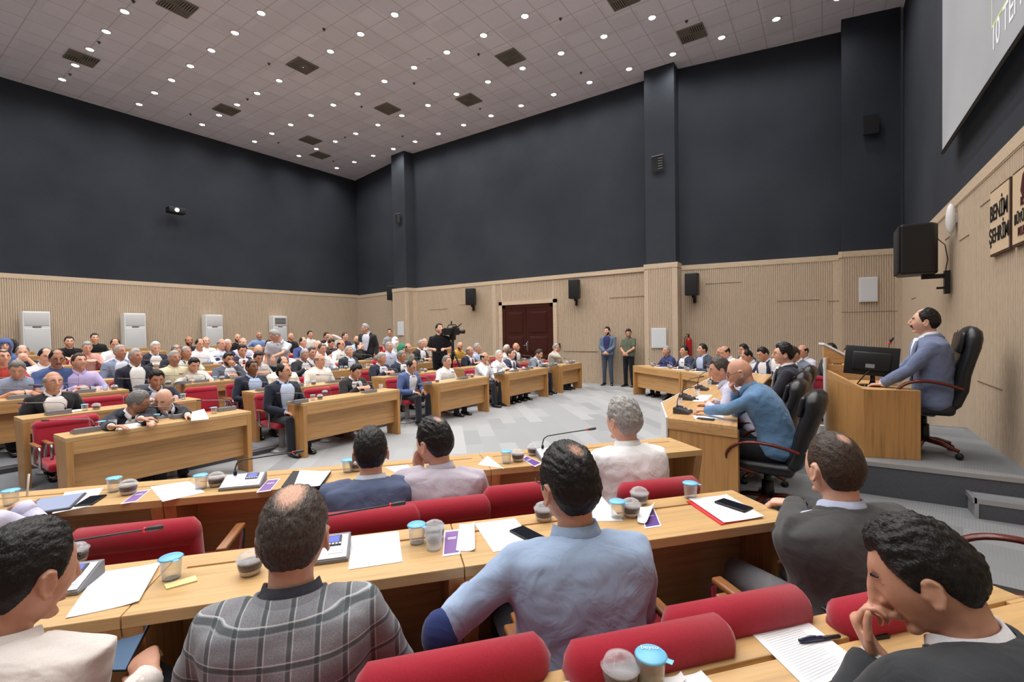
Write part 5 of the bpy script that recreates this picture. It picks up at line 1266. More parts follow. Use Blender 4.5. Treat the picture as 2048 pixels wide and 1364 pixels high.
RT = [
('R3', 1333, 692, 0, 'S', (46, 58, 112), W_, None, 'full', 's', 'b', 'TT', 10, 0, 'person in dark blue shirt at the left end of far right desk', {}),
('R4', 1369, 692, 0, 'J', (44, 50, 78), W_, None, 'full', 'k', 'b', 'TT', 0, 0, 'person in navy suit second from left at far right desk', dict(fat=1.1)),
('R5', 1405, 688, 0, 'J', (58, 66, 80), (186, 200, 230), None, 'full', 'k', 'b', 'TT', -12, 0, 'person in slate suit and light blue shirt at far right desk', dict(wide=1.1, fat=1.1)),
('R6', 1451, 692, 0, 'S', W_, W_, None, 'ring', 'k', 'b', 'DD', -4, 30, 'person in white shirt looking down at a phone, far right desk', dict()),
('R6b', 1441, 695, 1, 'S', (224, 224, 228), W_, None, 'ring', 'k', 'b', 'LL', 0, 10, 'person in white shirt hidden behind the one with phone', {}),
('R7', 1488, 688, 1, 'J', (66, 66, 74), W_, None, 'full', 'k', 'b', 'LL', -10, 16, 'person in grey jacket behind the denim shirt, second row right', {}),
('R8', 1495, 699, 0, 'S', (214, 216, 226), W_, None, 'reced', 'k', 'b', 'DD', -14, 30, 'person in pale shirt looking down beside the laptop', {}),
('R9', 1527, 694, 0, 'J', (38, 44, 72), W_, None, 'full', 'k', 'b', 'DD', -6, 30, 'person in navy jacket looking down behind the laptop', {}),
('R10', 1560, 684, 0, 'J', (150, 158, 172), W_, None, 'full', 'g', 'b', 'TT', 40, 4, 'person in light grey jacket behind the spectacled dark suit', {}),
('R12', 1588, 693, 0, 'J', (104, 114, 132), W_, None, 'full', 'n', 'b', 'DD', -6, 30, 'person in grey blue jacket looking down, right of spectacled dark suit', {}),
('R13', 1606, 690, 1, 'S', (206, 206, 222), W_, None, 'ring', 'k', 'b', 'LL', 0, 10, 'person in pale lilac shirt, second row right', {}),
('R14', 1662, 687, 1, 'J', (48, 50, 60), W_, None, 'full', 'k', 'b', 'LL', 4, 0, 'person in dark suit and open collar left of chairman desk', dict(beard='must')),
('R18', 1700, 694, 1, 'S', (40, 40, 50), W_, None, 'full', 'k', 'b', 'LL', 0, 10, 'person with yellow scarf mostly hidden by the monitor', {}),
]
for rec in RT:
    pid, px, py, row, cl, c1, c2, tie, hair, hc, sk, po, lo, ti, lb, ex = rec
    back = .10 if ti < 20 else .16
    cc = (c_+.45 if row == 0 else c2_+.40)+.30-back
    p = at_plane(px, py, (MM.x, MM.y), cc)
    person(pid, lb, p, FD, 0, look=FD+lo, tilt=ti, back=back, arms=(po[0], po[1]), cloth=cl, c1=c1, c2=c2, tie=tie, hair=hair, hc=hc, skin=sk, det=0, **ex)
    P = PEOPLE[pid]['xy']; seat_p((P.x, P.y, 0), rz, 'red chair seating the '+short(lb)); WHO[pid] = lb
    if row == 0 and px < 1480:
        q = P-MM*.42; unit_far((q.x, q.y, .75), rz, 'grey microphone unit before the '+short(lb)); q = P-MM*.36-TT_*.25; glass_p((q.x, q.y, .75), 0, 'drinking glass before the '+short(lb))
        q = P-MM*.40+TT_*.22; paper([q+TT_*u+MM*v for u, v in ((-.1, -.14), (.1, -.14), (.1, .14), (-.1, .14))], .7505, 'white sheet before the '+short(lb))
P = PEOPLE['R18']; MB().ell(P['Minv'] @ V((P['H'].x-.02, P['H'].y-.12, P['H'].z-.20)), (.11, .09, .10), 14).build('scarf', plain('yellow_cloth', (236, 208, 30), .8), P['root'])
# ================================================================== PRESIDENCY TABLE (right of the hall)
def at_d(x, y, dep): return CAM+ray(x, y)*dep
TZ = Z0+.75
t = thing('presidency_table', 'long oak table with white edging where the leather chairs stand', 'table', (0, 0, 0))
A, Dn = at_z(1335, 836, TZ), at_z(1475, 853, TZ); B_ = at_z(1324, 806, TZ); C_ = at_z(1443, 745, TZ)
poly = [(A.x, A.y), (Dn.x, Dn.y), (-.76, 5.2), (-.82, C_.y), (C_.x, C_.y), (B_.x, B_.y)]
MB().prism(poly, TZ-.035, TZ).build('table_top', wood('oak_long_top', (206, 164, 112), 'Y', dark=.86, rough=.3), t, .003)
def slab(a, b2, z0, z1, th, inset=0):
    a, b2 = V((a[0], a[1], 0)), V((b2[0], b2[1], 0)); d = (b2-a).normalized(); n_ = V((-d.y, d.x, 0))
    q = [a+n_*inset, b2+n_*inset, b2+n_*(inset+th), a+n_*(inset+th)]
    vs = [V((p.x, p.y, z0)) for p in q]+[V((p.x, p.y, z1)) for p in q]
    return vs, [(0, 3, 2, 1), (4, 5, 6, 7), (0, 1, 5, 4), (1, 2, 6, 5), (2, 3, 7, 6), (3, 0, 4, 7)]
m = MB(); m.add(*slab(poly[0], poly[1], Z0, TZ-.035, .035, .01)); m.build('end_panel', OAK_V, t, .003)
m = MB(); m.add(*slab(poly[0], poly[1], TZ-.10, TZ-.035, .012, 0)); m.build('end_rail', OAK, t, .002)
m = MB(); m.add(*slab(poly[5], poly[0], Z0-.1, TZ-.035, .03, .02)); m.add(*slab(poly[4], poly[5], Z0-.1, TZ-.035, .03, .02)); m.add(*slab(poly[3], poly[4], Z0, TZ-.035, .03, .02)); m.build('front_panel', OAK, t, .003)
m = MB(); m.add(*slab(poly[5], poly[0], Z0-.12, TZ+.006, .016, -.014)); m.add(*slab(poly[4], poly[5], Z0-.12, TZ+.006, .016, -.014)); m.build('white_edging', WHITE_P, t, .002)
# its leather chairs
for (x, y, dx, dy, lb) in ((-.44, 4.62, 0, 0, 'black leather executive chair of the person in denim shirt'), (-.60, 5.5, 0, 0, 'black leather executive chair behind the denim shirt, second from near end'),
                           (-.60, 6.5, 0, 0, 'black leather executive chair of the spectacled dark suit'), (-.56, 7.5, 0, 0, 'black leather executive chair farthest along the presidency table')):
    o = exec_p((x, y, Z0), radians(90-4), lb)
    if y < 6: o.scale = (.97, .95, .86)
p = at_y(1482, 717, 4.62)
person('R15', 'person in blue denim shirt resting the chin on a fist', p, 180, Z0, look=188, tilt=26, back=.30, arms=({'w': at_z(1408, 822, TZ+.04), 'f': (-1, -.2, 0), 'n': (0, 0, -1), 'curl': .8}, 'C'), cloth='S', c1=(88, 130, 172), hair='bald', skin='b', det=2, glasses=True, beard='stub', hc='k', legs=(24, 24, 28), bend=.12, fat=1.12, wide=1.08)
p = at_y(1441, 716, 5.35)
person('R16', 'person in pale lilac shirt hidden behind the denim shirt', p, 180, Z0, look=200, tilt=16, back=.38, arms=('T', 'T'), cloth='S', c1=(200, 202, 226), hair='full', skin='b', hc='o', det=1, bend=.06)
p = at_y(1567, 688, 6.5)
person('R11', 'person in dark suit with glasses at the presidency table', p, 184, Z0, look=196, tilt=4, back=-.02, arms=('D', 'L'), cloth='J', c1=(42, 44, 58), c2=(236, 236, 238), hair='full', hc='k', skin='a', det=1, glasses=True, hvol=.018, legs=(34, 36, 48))
for k, (x, y) in enumerate(((1366, 826), (1375, 799), (1404, 780), (1428, 768), (1440, 756))):
    p = at_z(x, y, TZ); unit_dark((max(p.x, -1.56), p.y, TZ), radians(90), 'black microphone unit, number %s from the near end of the presidency table' % ['one', 'two', 'three', 'four', 'five'][k])
for (x, y, pr, lb) in ((1358, 812, glass_p, 'upturned glass by the first black microphone unit'), (1394, 792, glass_p, 'glass by the second black microphone unit'), (1418, 772, glass_p, 'glass by the third black microphone unit'), (1447, 748, glass_p, 'glass at the far end of the presidency table')):
    p = at_z(x, y, TZ); pr((max(p.x, -1.46), min(p.y, 9.0), TZ), 0, lb)
paper([at_z(*q, TZ) for q in ((1385, 831), (1445, 829), (1448, 838), (1392, 840))], TZ+.0005, 'white sheet under the arm of the denim shirt')
paper([at_z(*q, TZ) for q in ((1384, 803), (1412, 803), (1425, 790), (1398, 790))], TZ+.0005, 'white sheet before the hidden lilac shirt')
paper([at_z(*q, TZ) for q in ((1432, 772), (1455, 776), (1462, 762), (1440, 760))], TZ+.0005, 'white sheet farther along the presidency table')
p = at_z(1411, 839, TZ); q = at_z(1432, 842, TZ)-at_z(1390, 838, TZ); phone(p, q, TZ, 'dark phone on the near end of the presidency table')
p = at_z(1384, 799, TZ); phone(p, (1, .3), TZ, 'dark phone before the hidden lilac shirt')
p = at_z(1524, 748, TZ); t = thing('laptop', 'black open laptop before the spectacled dark suit', 'laptop', (-1.0, 7.3, TZ), radians(78))
MB().rbox(-.17, .17, -.12, .12, 0, .018, .006).build('base', CHARC, t)
MB().rbox(-.17, .17, -.006, .006, 0, .24, .004, Matrix.Translation((0, .12, .016)) @ Matrix.Rotation(radians(-18), 4, 'X')).build('lid', BLACK_P, t)
# ================================================================== CHAIRMAN DESK on the stage
t = thing('chairman_desk', 'tall oak chairman desk with white edging on the carpeted stage', 'desk', (0, 0, 0))
P1, P2 = at_z(1727, 914, SZ), at_z(1842, 921, SZ)
P1, P2 = V((P1.x, P1.y, 0)), V((P2.x, P2.y, 0)); ed = (P2-P1).normalized(); fd = V((-ed.y, ed.x, 0)); fd = (fd+V((-.02, 0, 0))).normalized()
ZT = 1.06; WL = (P2-P1).length
def pd(a, b2): p = P1+ed*a+fd*b2; return (p.x, p.y)
m = MB(); m.prism([pd(0, 0), pd(WL, 0), pd(WL, .035), pd(0, .035)], SZ, ZT); m.build('side_panel', OAK_V, t, .003)
m = MB(); m.prism([pd(0, .035), pd(.035, .035), pd(.035, 1.15), pd(0, 1.15)], SZ, ZT); m.build('front_panel', OAK_V, t, .003)
m = MB(); m.prism([pd(.035, .035), pd(WL, .035), pd(WL, .95), pd(.035, .95)], ZT-.035, ZT-.002); m.build('wing_top', wood('oak_wing_top', (206, 164, 112), 'Y', rough=.3), t, .002)
# sloping parapet on the front panel
vs = []; 
for (a, b2) in ((0, .0), (.03, .0), (.03, 1.15), (0, 1.15)): vs.append(V(pd(a, b2)+(ZT,)))
for (a, b2, z) in ((0, .0, ZT+.004), (.03, .0, ZT+.004), (.03, 1.15, ZT+.10), (0, 1.15, ZT+.10)): vs.append(V(pd(a, b2)+(z,)))
MB().add(vs, [(0, 3, 2, 1), (4, 5, 6, 7), (0, 1, 5, 4), (1, 2, 6, 5), (2, 3, 7, 6), (3, 0, 4, 7)]).build('parapet', OAK, t)
m = MB(); m.prism([pd(-.018, 1.10), pd(.0, 1.10), pd(.0, 1.16), pd(-.018, 1.16)], SZ-.05, ZT+.24); m.prism([pd(-.05, 1.14), pd(0, 1.14), pd(0, 1.2), pd(-.05, 1.2)], SZ-.2, SZ+.08); m.build('white_edging', WHITE_P, t, .002)
m = MB(); m.prism([pd(0, 1.15), pd(.55, 1.0), pd(.55, 1.05), pd(0.04, 1.19)], ZT-.1, ZT+.16); m.prism([pd(.0, 1.16), pd(.04, 1.16), pd(.30, 1.95), pd(.26, 1.97)], SZ, ZT+.24); m.prism([pd(.06, 1.2), pd(.46, 1.1), pd(.62, 1.85), pd(.28, 1.95)], ZT+.0, ZT+.05)
m.build('centre_section', OAK, t, .003)
vs = [V(pd(a, b2)+(z,)) for a, b2, z in ((.0, 1.2, ZT+.17), (.30, 1.12, ZT+.17), (.30, 1.16, ZT+.17), (.0, 1.24, ZT+.17), (.0, 1.2, ZT+.38), (.26, 1.12, ZT+.20), (.26, 1.16, ZT+.20), (.0, 1.24, ZT+.38))]
MB().add(vs, [(0, 3, 2, 1), (4, 5, 6, 7), (0, 1, 5, 4), (1, 2, 6, 5), (2, 3, 7, 6), (3, 0, 4, 7)]).build('cheek', OAK, t)
# book / papers on the slope
a = V(pd(.0, 1.18)+(ZT+.395,)); b_ = V(pd(.28, 1.10)+(ZT+.215,)); t3 = thing('document_stack', 'white document stack sloping beside the monitor on chairman desk', 'paper', a)
e = b_-a; vs = [V((0, 0, 0)), e, e+fd*.22, fd*.22]; vs += [v+V((0, 0, .025)) for v in vs]
MB().add(vs, [(0, 3, 2, 1), (4, 5, 6, 7), (0, 1, 5, 4), (1, 2, 6, 5), (2, 3, 7, 6), (3, 0, 4, 7)]).build('sheets', PAPER, t3)
# monitor (its back towards the camera)
mp = at_z(1745, 771, ZT); 
mc = at_y(1747, 722, mp.y+.02); t = thing('computer_monitor', 'black flat monitor seen from behind on the chairman desk', 'monitor', (mp.x, mp.y, ZT), radians(-2))
Mt = Matrix.Translation((-.01, 0, mc.z-ZT)) @ Matrix.Rotation(radians(5), 4, 'Y') @ Matrix.Rotation(radians(-8), 4, 'X')
vsc = MB().rbox(-.225, .225, -.02, .012, -.15, .15, .008, Mt).rbox(-.16, .16, -.045, -.015, -.1, .09, .02, Mt); vsc.build('screen_housing', BLACK_P, t)
MB().box(-.20, .20, .012, .014, -.13, .13, Mt).build('screen', SCREENOFF, t)
MB().box(-.045, .03, -.047, -.044, -.075, -.035, Mt).build('rating_label', GREY_P, t)
MB().tube([(0, -.0, .012), (0, -.02, .06), (0, -.02, mc.z-ZT-.09)], [.03, .02, .022], 12, [.02, .012, .012]).build('stand', plain('gloss_black', (14, 14, 16), .12), t)
MB().lathe([(0, 0), (.13, 0), (.125, .008), (.03, .014), (0, .014)], 28, Matrix.Scale(1.0, 4)).build('foot', MATS['gloss_black'], t)
MB().tube([(-.01, -.04, mc.z-ZT-.08), (-.06, -.06, .12), (-.1, -.05, .06), (-.13, -.02, .01)], .006).build('cable', BLACK_P, t)
mp = at_y(1777, 681, 6.6); t = thing('desk_microphone', 'black gooseneck microphone with red light before the chairman', 'microphone', (mp.x, mp.y, ZT))
MB().lathe([(0, 0), (.05, 0), (.045, .015), (0, .018)], 16).tube([(0, 0, 0), (0, 0, mp.z-ZT-.12), (.01, -.0, mp.z-ZT-.02)], .005).build('gooseneck', BLACK_P, t)
MB().tube([(.012, 0, mp.z-ZT-.02), (.035, .0, mp.z-ZT+.03)], [.014, .017], 12).build('microphone_head', CHARC, t); MB().tube([(.006, 0, mp.z-ZT-.032), (.012, 0, mp.z-ZT-.02)], .015, 12).build('light_ring', REDRING, t)
# chairman and his chair
mp = at_y(1850, 618, 6.10)
person('MAYOR', 'person in blue suit and tie seated at the chairman desk', mp, 178, SZ, look=176, tilt=-1, back=.06, arms=({'w': V((.42, 5.95, 1.06)), 'f': (-1, .3, -.1), 'n': (0, 0, -1)}, {'w': V((.47, 6.22, 1.08)), 'f': (-1, -.3, -.1), 'n': (0, 0, -1)}),
       cloth='J', c1=(98, 112, 152), c2=(232, 234, 240), tie=(120, 140, 176), hair='reced', hc='k', skin='a', det=2, beard='must', legs=(74, 84, 120), fat=1.12, wide=1.04, bend=.03, head_k=1.05)
ch = exec_p((mp.x+.0, mp.y+.09, SZ+.0), radians(88), 'tall black leather executive chair of the chairman in blue suit'); ch.scale = (1.12, .88, 1.02)
# ================================================================== NEAR TABLES (camera side)
RZN = atan2(NN.y, NN.x)-pi/2; FDN = math.degrees(atan2(NN.y, NN.x))
def sn(x, y, z=TZ): p = at_z(x, y, z); return p.x*DD.x+p.y*DD.y, p.x*NN.x+p.y*NN.y
def ndesk(nf, s_a, s_b, lb, **k):
    q = fr(nf-.195, (s_a+s_b)/2); return desk((q.x, q.y, Z0), RZN, s_b-s_a, lb, depth=.39, **k)
nf0 = sn(320, 960)[1]; nf1 = (sn(345, 1105)[1]+sn(1385, 996)[1])/2; nf2 = sn(1480, 1262)[1]
sa = sn(320, 1003)[0]; ndesk(nf0, sa-1.7, sa, 'oak desk holding the tablet, farthest of three near rows, left end'); ndesk(nf0, sa+.003, sa+1.72, 'oak desk before the dusty blue jacket, farthest near row'); ndesk(nf0, sa+1.723, sa+3.2, 'oak desk before the grey haired white shirt, farthest near row')
sb, sc_, se = sn(266, 1205)[0], sn(917, 1098)[0], sn(1568, 1027)[0]
ndesk(nf1, sb-1.4, sb, 'oak desk at the lower left edge, middle near row'); ndesk(nf1, sb+.003, sc_, 'oak desk before the plaid jacket, middle near row'); ndesk(nf1, sc_+.003, se, 'oak desk before the light blue shirt and charcoal jacket, middle near row')
ndesk(nf2, sn(1070, 1364)[0]-.7, sn(1070, 1364)[0]+1.52, 'nearest oak desk with a cable gap, bottom right', gap=False)
def npl(n_): return ((NN.x, NN.y), n_)
def nperson(pid, lb, x, y, n_, **k):
    nn, c = npl(n_); p = at_plane(x, y, nn, c); bk = k.pop('back', .08); f = k.pop('fwd', FDN)
    return person(pid, lb, p, f, Z0, back=bk, **k)
def nw(x, y, n_): return at_plane(x, y, (NN.x, NN.y), n_)
n0, n1 = nf0-.39-.24, nf1-.39-.24
def m_plaid():
    m, nt, b = new_mat('grey_windowpane_plaid'); vec = tex_setup(nt); sep = N(nt, 'ShaderNodeSeparateXYZ'); nt.links.new(vec, sep.inputs[0])
    nz = N(nt, 'ShaderNodeTexNoise'); nz.inputs['Scale'].default_value = 420; nz.inputs['Detail'].default_value = 2; nt.links.new(vec, nz.inputs['Vector'])
    col0 = ramp(nt, nz.outputs['Fac'], [(.3, (116, 118, 124)), (.7, (150, 152, 158))])
    cur = col0
    for ax, per, ph in ((0, .062, .01), (2, .070, .0)):
        for w_, o_, c in ((.0095, .0, (58, 68, 72)), (.0022, .0075, (206, 210, 212)), (.0022, -.0075, (150, 156, 158))):
            a = N(nt, 'ShaderNodeMath', operation='ADD'); a.inputs[1].default_value = 10*per+ph-o_; nt.links.new(sep.outputs[ax], a.inputs[0])
            d = N(nt, 'ShaderNodeMath', operation='DIVIDE'); d.inputs[1].default_value = per; nt.links.new(a.outputs[0], d.inputs[0])
            f = N(nt, 'ShaderNodeMath', operation='FRACT'); nt.links.new(d.outputs[0], f.inputs[0])
            s_ = N(nt, 'ShaderNodeMath', operation='SUBTRACT'); s_.inputs[1].default_value = .5; nt.links.new(f.outputs[0], s_.inputs[0])
            ab = N(nt, 'ShaderNodeMath', operation='ABSOLUTE'); nt.links.new(s_.outputs[0], ab.inputs[0])
            lt = N(nt, 'ShaderNodeMath', operation='LESS_THAN'); lt.inputs[1].default_value = w_/per/2; nt.links.new(ab.outputs[0], lt.inputs[0])
            ml = N(nt, 'ShaderNodeMath', operation='MULTIPLY'); ml.inputs[1].default_value = .72; nt.links.new(lt.outputs[0], ml.inputs[0])
            mx = N(nt, 'ShaderNodeMix', data_type='RGBA'); nt.links.new(ml.outputs[0], mx.inputs[0]); nt.links.new(cur, mx.inputs[6]); mx.inputs[7].default_value = s2l(c)+(1,); cur = mx.outputs[2]
    nt.links.new(cur, b.inputs['Base Color']); b.inputs['Roughness'].default_value = .9; b.inputs['Sheen Weight'].default_value = .1; bump(nt, b, nz.outputs['Fac'], .1, .001); return m
N1 = nperson('N1', 'person in cream white shirt looking at a phone, lower left corner', 38, 1052, n1-.02, look=FDN-26, tilt=16, arms=('L', {'w': nw(300, 1352, n1+.14), 'f': nw(276, 1290, n1+.26)-nw(304, 1360, n1+.14), 'n': (-.4, .3, -.5), 'curl': .7, 'pole': (0, -.3, -1)}),
        cloth='S', c1=(226, 218, 212), hair='full', hc='k', skin='b', det=2, legs=(66, 70, 78), back=.14, hvol=.009, fat=1.05)
p = nw(258, 1284, n1+.24); t = thing('smartphone', 'phone with lit screen held by the cream shirt, lower left', 'phone', p, RZN-.3); t.rotation_euler = (radians(40), 0, RZN-.25)
MB().rbox(-.037, .037, -.075, .075, -.004, .004, .003).build('body', BLACK_P, t); MB().box(-.034, .034, -.071, .071, .004, .0048).build('screen', plain('phone_screen_on', (96, 120, 150), .2, emit=.35), t)
nperson('N2', 'person in grey plaid jacket seen from behind', 585, 981, n1, look=FDN-2, tilt=10, arms=('L', 'L'), cloth='J', c1=(130, 132, 138), c2=(60, 60, 70), hair='thin', hc='o', skin='a', det=2, mat1=m_plaid(), fat=1.05, wide=.93, head_k=1.07, hvol=.010)
nperson('N3', 'person in dusty blue jacket seen from behind', 740, 856, n0+.02, look=FDN+2, tilt=4, arms=('L', 'L'), cloth='J', c1=(74, 88, 126), c2=(206, 214, 226), hair='full', hc='k', skin='a', det=2, wide=1.04, hvol=.008, head_k=1.06)
nperson('N4', 'person in pale lilac checked shirt turning left, hand at face', 868, 838, n0+.05, look=FDN+38, tilt=8, arms=('C', 'L'), cloth='S', c1=(190, 182, 196), hair='crown', hc='k', skin='a', det=2, wide=1.08, fat=1.05, head_k=1.08)
nperson('N5', 'person in white shirt with grey hair seen from behind', 1246, 797, n0+.0, look=FDN+16, tilt=2, arms=('L', 'L'), cloth='S', c1=(247, 247, 250), hair='full', hc='s', skin='a', det=2, wide=1.02, fat=1.1, head_k=1.1, hvol=.014)
e6 = nw(925, 1296, n1-.03)
nperson('N6', 'person in light blue shirt with navy elbow patch, leaning left', 1136, 893, n1+.02, look=FDN+14, tilt=4, roll=0, arms=({'w': nw(940, 1186, n1+.20), 'f': (-.6, .7, .1), 'n': (0, 0, -1), 'pole': (-.9, -.9, -1)}, 'L'), cloth='S', c1=(150, 174, 208), hair='crown', hc='k', skin='b', det=2, glasses=True, wide=1.08, fat=1.12, head_k=1.08)
E_ = PEOPLE['N6']['joints'][0][2]; S_ = PEOPLE['N6']['joints'][0][1]; W_j = PEOPLE['N6']['joints'][0][3]
dd = ((E_-S_).normalized()-(W_j-E_).normalized()).normalized()
MB().ell(E_+dd*.012, (.056, .056, .072), 18).build('elbow_patch', fabric('navy_suede', (40, 54, 104), .1), PEOPLE['N6']['root'])
MB().tube([W_j-(W_j-E_).normalized()*-.01, W_j+(W_j-E_).normalized()*.012], .032, 16, caps=False).build('wristwatch', GOLD, PEOPLE['N6']['root'])
nperson('N7', 'person in charcoal wool jacket seen from behind, hand on desk', 1668, 868, n1-.02, look=FDN-8, tilt=2, arms=({'w': at_z(1588, 1003, TZ+.03), 'f': at_z(1545, 1000, TZ+.02)-at_z(1590, 1005, TZ+.03), 'n': (0, 0, -1), 'curl': .65}, 'L'), cloth='J', c1=(66, 66, 68), c2=(196, 204, 232), hair='crown', hc='n', skin='a', det=2, wide=1.18, fat=1.2, head_k=1.06, hvol=.006, legs=(120, 120, 124))
nperson('N8', 'person in dark suit resting the mouth on a hand, bottom right', 1860, 1050, n1-.62, look=FDN+42, tilt=30, roll=6, arms=('Q', 'L'), cloth='J', c1=(48, 52, 58), c2=W_, hair='full', hc='k', skin='b', det=2, back=.20, bend=.10, wide=1.1, hvol=.015, head_k=1.0)
nperson('N9', 'person in pale lilac shirt writing on a tablet, cut by left edge', -95, 905, n0, look=FDN-10, tilt=12, arms=('L', {'w': at_z(42, 1012, TZ+.05), 'f': at_z(75, 985, TZ+.03)-at_z(38, 1015, TZ+.05), 'n': (-.2, .1, -1), 'curl': .9}), cloth='S', c1=(206, 206, 228), hair='full', hc='k', skin='a', det=1)
p = at_z(50, 985, TZ+.05); t = thing('stylus', 'white stylus held over the tablet at the left edge', 'pen', at_z(54, 992, TZ+.03)); MB().tube([(0, 0, 0), (.0, .01, .11)], .0045).build('barrel', WHITE_P, t)
# red chairs of the near rows
for pid in ('N1', 'N2', 'N3', 'N4', 'N5', 'N6', 'N7'):
    P = PEOPLE[pid]['xy']; q = V((P.x, P.y, 0))
    q += DD*{'N7': -.20, 'N6': .07}.get(pid, 0)
    o = seat_p((q.x, q.y, Z0), RZN, 'red chair seating the '+short(PEOPLE[pid]['root']['label']).replace(' seen from behind', '')); o.scale = (1, 1, .97 if pid in ('N3', 'N4', 'N5') else 1.0)
for (x, y, n_, lb) in ((285, 1075, n0, 'empty red chair left of the dusty blue jacket, middle left'), (1052, 1000, n0, 'empty red chair between the lilac and white shirts'), (905, 1258, n1, 'empty red chair under the elbow patch'), (1452, 1160, n1, 'empty red chair right of the light blue shirt')):
    nn, c = npl(n_-.25); p = at_plane(x, y, nn, c); q = V((p.x, p.y, 0))+NN*.25; seat_p((q.x, q.y, Z0), RZN, lb)
exec_p((.70, 2.62, Z0), radians(176)-pi/2, 'black leather executive chair cut by the right edge')
# ---- things on the near tables
ZI = TZ+.0005
def put(pr, x, y, lb, rz=0): p = at_z(x, y, TZ); return pr((p.x, p.y, TZ), rz, lb)
def sheet(qs, lb, **k): return paper([at_z(*q, TZ) for q in qs], k.pop('z', ZI), lb, **k)
put(water_p, 22, 1010, 'blue lidded water cup at the left edge beside the tablet'); put(water_p, 229, 983, 'blue lidded water cup right of the tablet'); put(dessert_p, 257, 988, 'dessert cup right of the tablet')
put(water_p, 402, 977, 'blue lidded water cup left of the far unit with long gooseneck'); put(dessert_p, 433, 972, 'dessert cup touching the water cup left of the gooseneck unit')
put(unit_p, 487, 971, 'silver microphone unit on the farthest near row', RZN)
put(water_p, 696, 944, 'blue lidded water cup half hidden left of dusty blue jacket'); put(dessert_p, 713, 941, 'dessert cup half hidden by the dusty blue jacket')
put(water_p, 1013, 926, 'blue lidded water cup right of the lilac checked shirt'); put(dessert_p, 1036, 922, 'dessert cup right of the lilac checked shirt'); put(dessert_p, 1067, 910, 'eaten dessert cup left of a dark unit, farthest near row')
put(unit_p, 1105, 914, 'silver microphone unit hidden by the head of light blue shirt', RZN)
PUR = dict(name='leaflet', cat='leaflet')
def leaf(qs, lb, dark=False):
    o = sheet(qs, lb, name='leaflet', cat='leaflet', mat=PAPER); c = [at_z(*q, TZ) for q in qs]; m_ = sum(c, V())/4
    c2 = [m_+(p-m_)*.86 for p in c]; vs = [V((p.x, p.y, ZI+.0018))-o.location for p in c2]; i_ = MB().add(vs, [(0, 1, 2, 3)])
    o2 = i_.build('purple_print', PURPLE_D if dark else PURPLE, o); 
    a = (c2[2]+c2[3])/2*.68+(c2[0]+c2[1])/2*.32; u = (c2[1]-c2[0])*.3; v = (c2[3]-c2[0])*.03; mb = MB()
    for k in (0, 1): a2 = a-(c2[3]-c2[0])*.06*k; vs = [V((p.x, p.y, ZI+.0022))-o.location for p in (a2-u, a2+u, a2+u+v, a2-u+v)]; mb.add(vs, [(0, 1, 2, 3)])
    mb.build('white_lettering', PAPER, o); return o
leaf(((240, 1009), (272, 1004), (302, 979), (276, 983)), 'purple leaflet beside the dessert cup right of the tablet')
leaf(((512, 986), (541, 982), (561, 957), (536, 960)), 'purple leaflet right of the far silver unit')
leaf(((885, 1114), (921, 1109), (919, 1059), (889, 1062)), 'purple leaflet right of the two cups, middle near row')
leaf(((1070, 934), (1085, 927), (1052, 912), (1043, 918)), 'deep purple leaflet near the head of the light blue shirt', True)
leaf(((1290, 1058), (1323, 1053), (1307, 1014), (1284, 1030)), 'deep purple leaflet under a napkin, right', True)
sheet(((300, 974), (378, 963), (410, 985), (325, 1004)), 'white sheet left of the far unit with long gooseneck'); sheet(((104, 1028), (182, 1012), (207, 976), (130, 985)), 'white sheet under the phone right of the tablet')
sheet(((588, 977), (640, 979), (662, 948), (600, 946)), 'white sheets on a black folder left of dusty blue jacket', curl=.006, z=ZI+.014)
p4 = [at_z(*q, TZ) for q in ((563, 978), (642, 980), (662, 946), (586, 946))]; m_ = sum(p4, V())/4; t = thing('folder', 'black folder under white sheets left of dusty blue jacket', 'folder', (m_.x, m_.y, TZ))
MB().prism([(p_.x-m_.x, p_.y-m_.y) for p_ in p4], 0, .013).build('cover', BLACK_P, t)
sheet(((955, 930), (1000, 936), (1008, 938), (975, 912)), 'white sheet right of the lilac checked shirt'); sheet(((790, 945), (830, 940), (815, 930), (770, 935)), 'white sheet between dusty blue jacket and lilac shirt')
sheet(((1150, 915), (1190, 925), (1195, 905), (1160, 900)), 'white sheet left of the white shirt with grey hair')
# tablet
p4 = [at_z(*q, TZ) for q in ((72, 1030), (118, 1029), (160, 990), (80, 997))]; m_ = sum(p4, V())/4; ax = p4[2]-p4[1]; t = thing('tablet', 'grey tablet with lit screen at the left edge', 'tablet', (m_.x, m_.y, TZ), atan2(ax.y, ax.x))
MB().rbox(-.13, .13, -.095, .095, 0, .012, .005).build('body', CHARC, t); MB().box(-.12, .12, -.085, .085, .012, .0128).build('screen', plain('tablet_screen', (150, 160, 188), .2, emit=.25), t)
phone(at_z(182, 1003, TZ), at_z(200, 990, TZ)-at_z(160, 1015, TZ), TZ, 'black phone on a sheet right of the tablet')
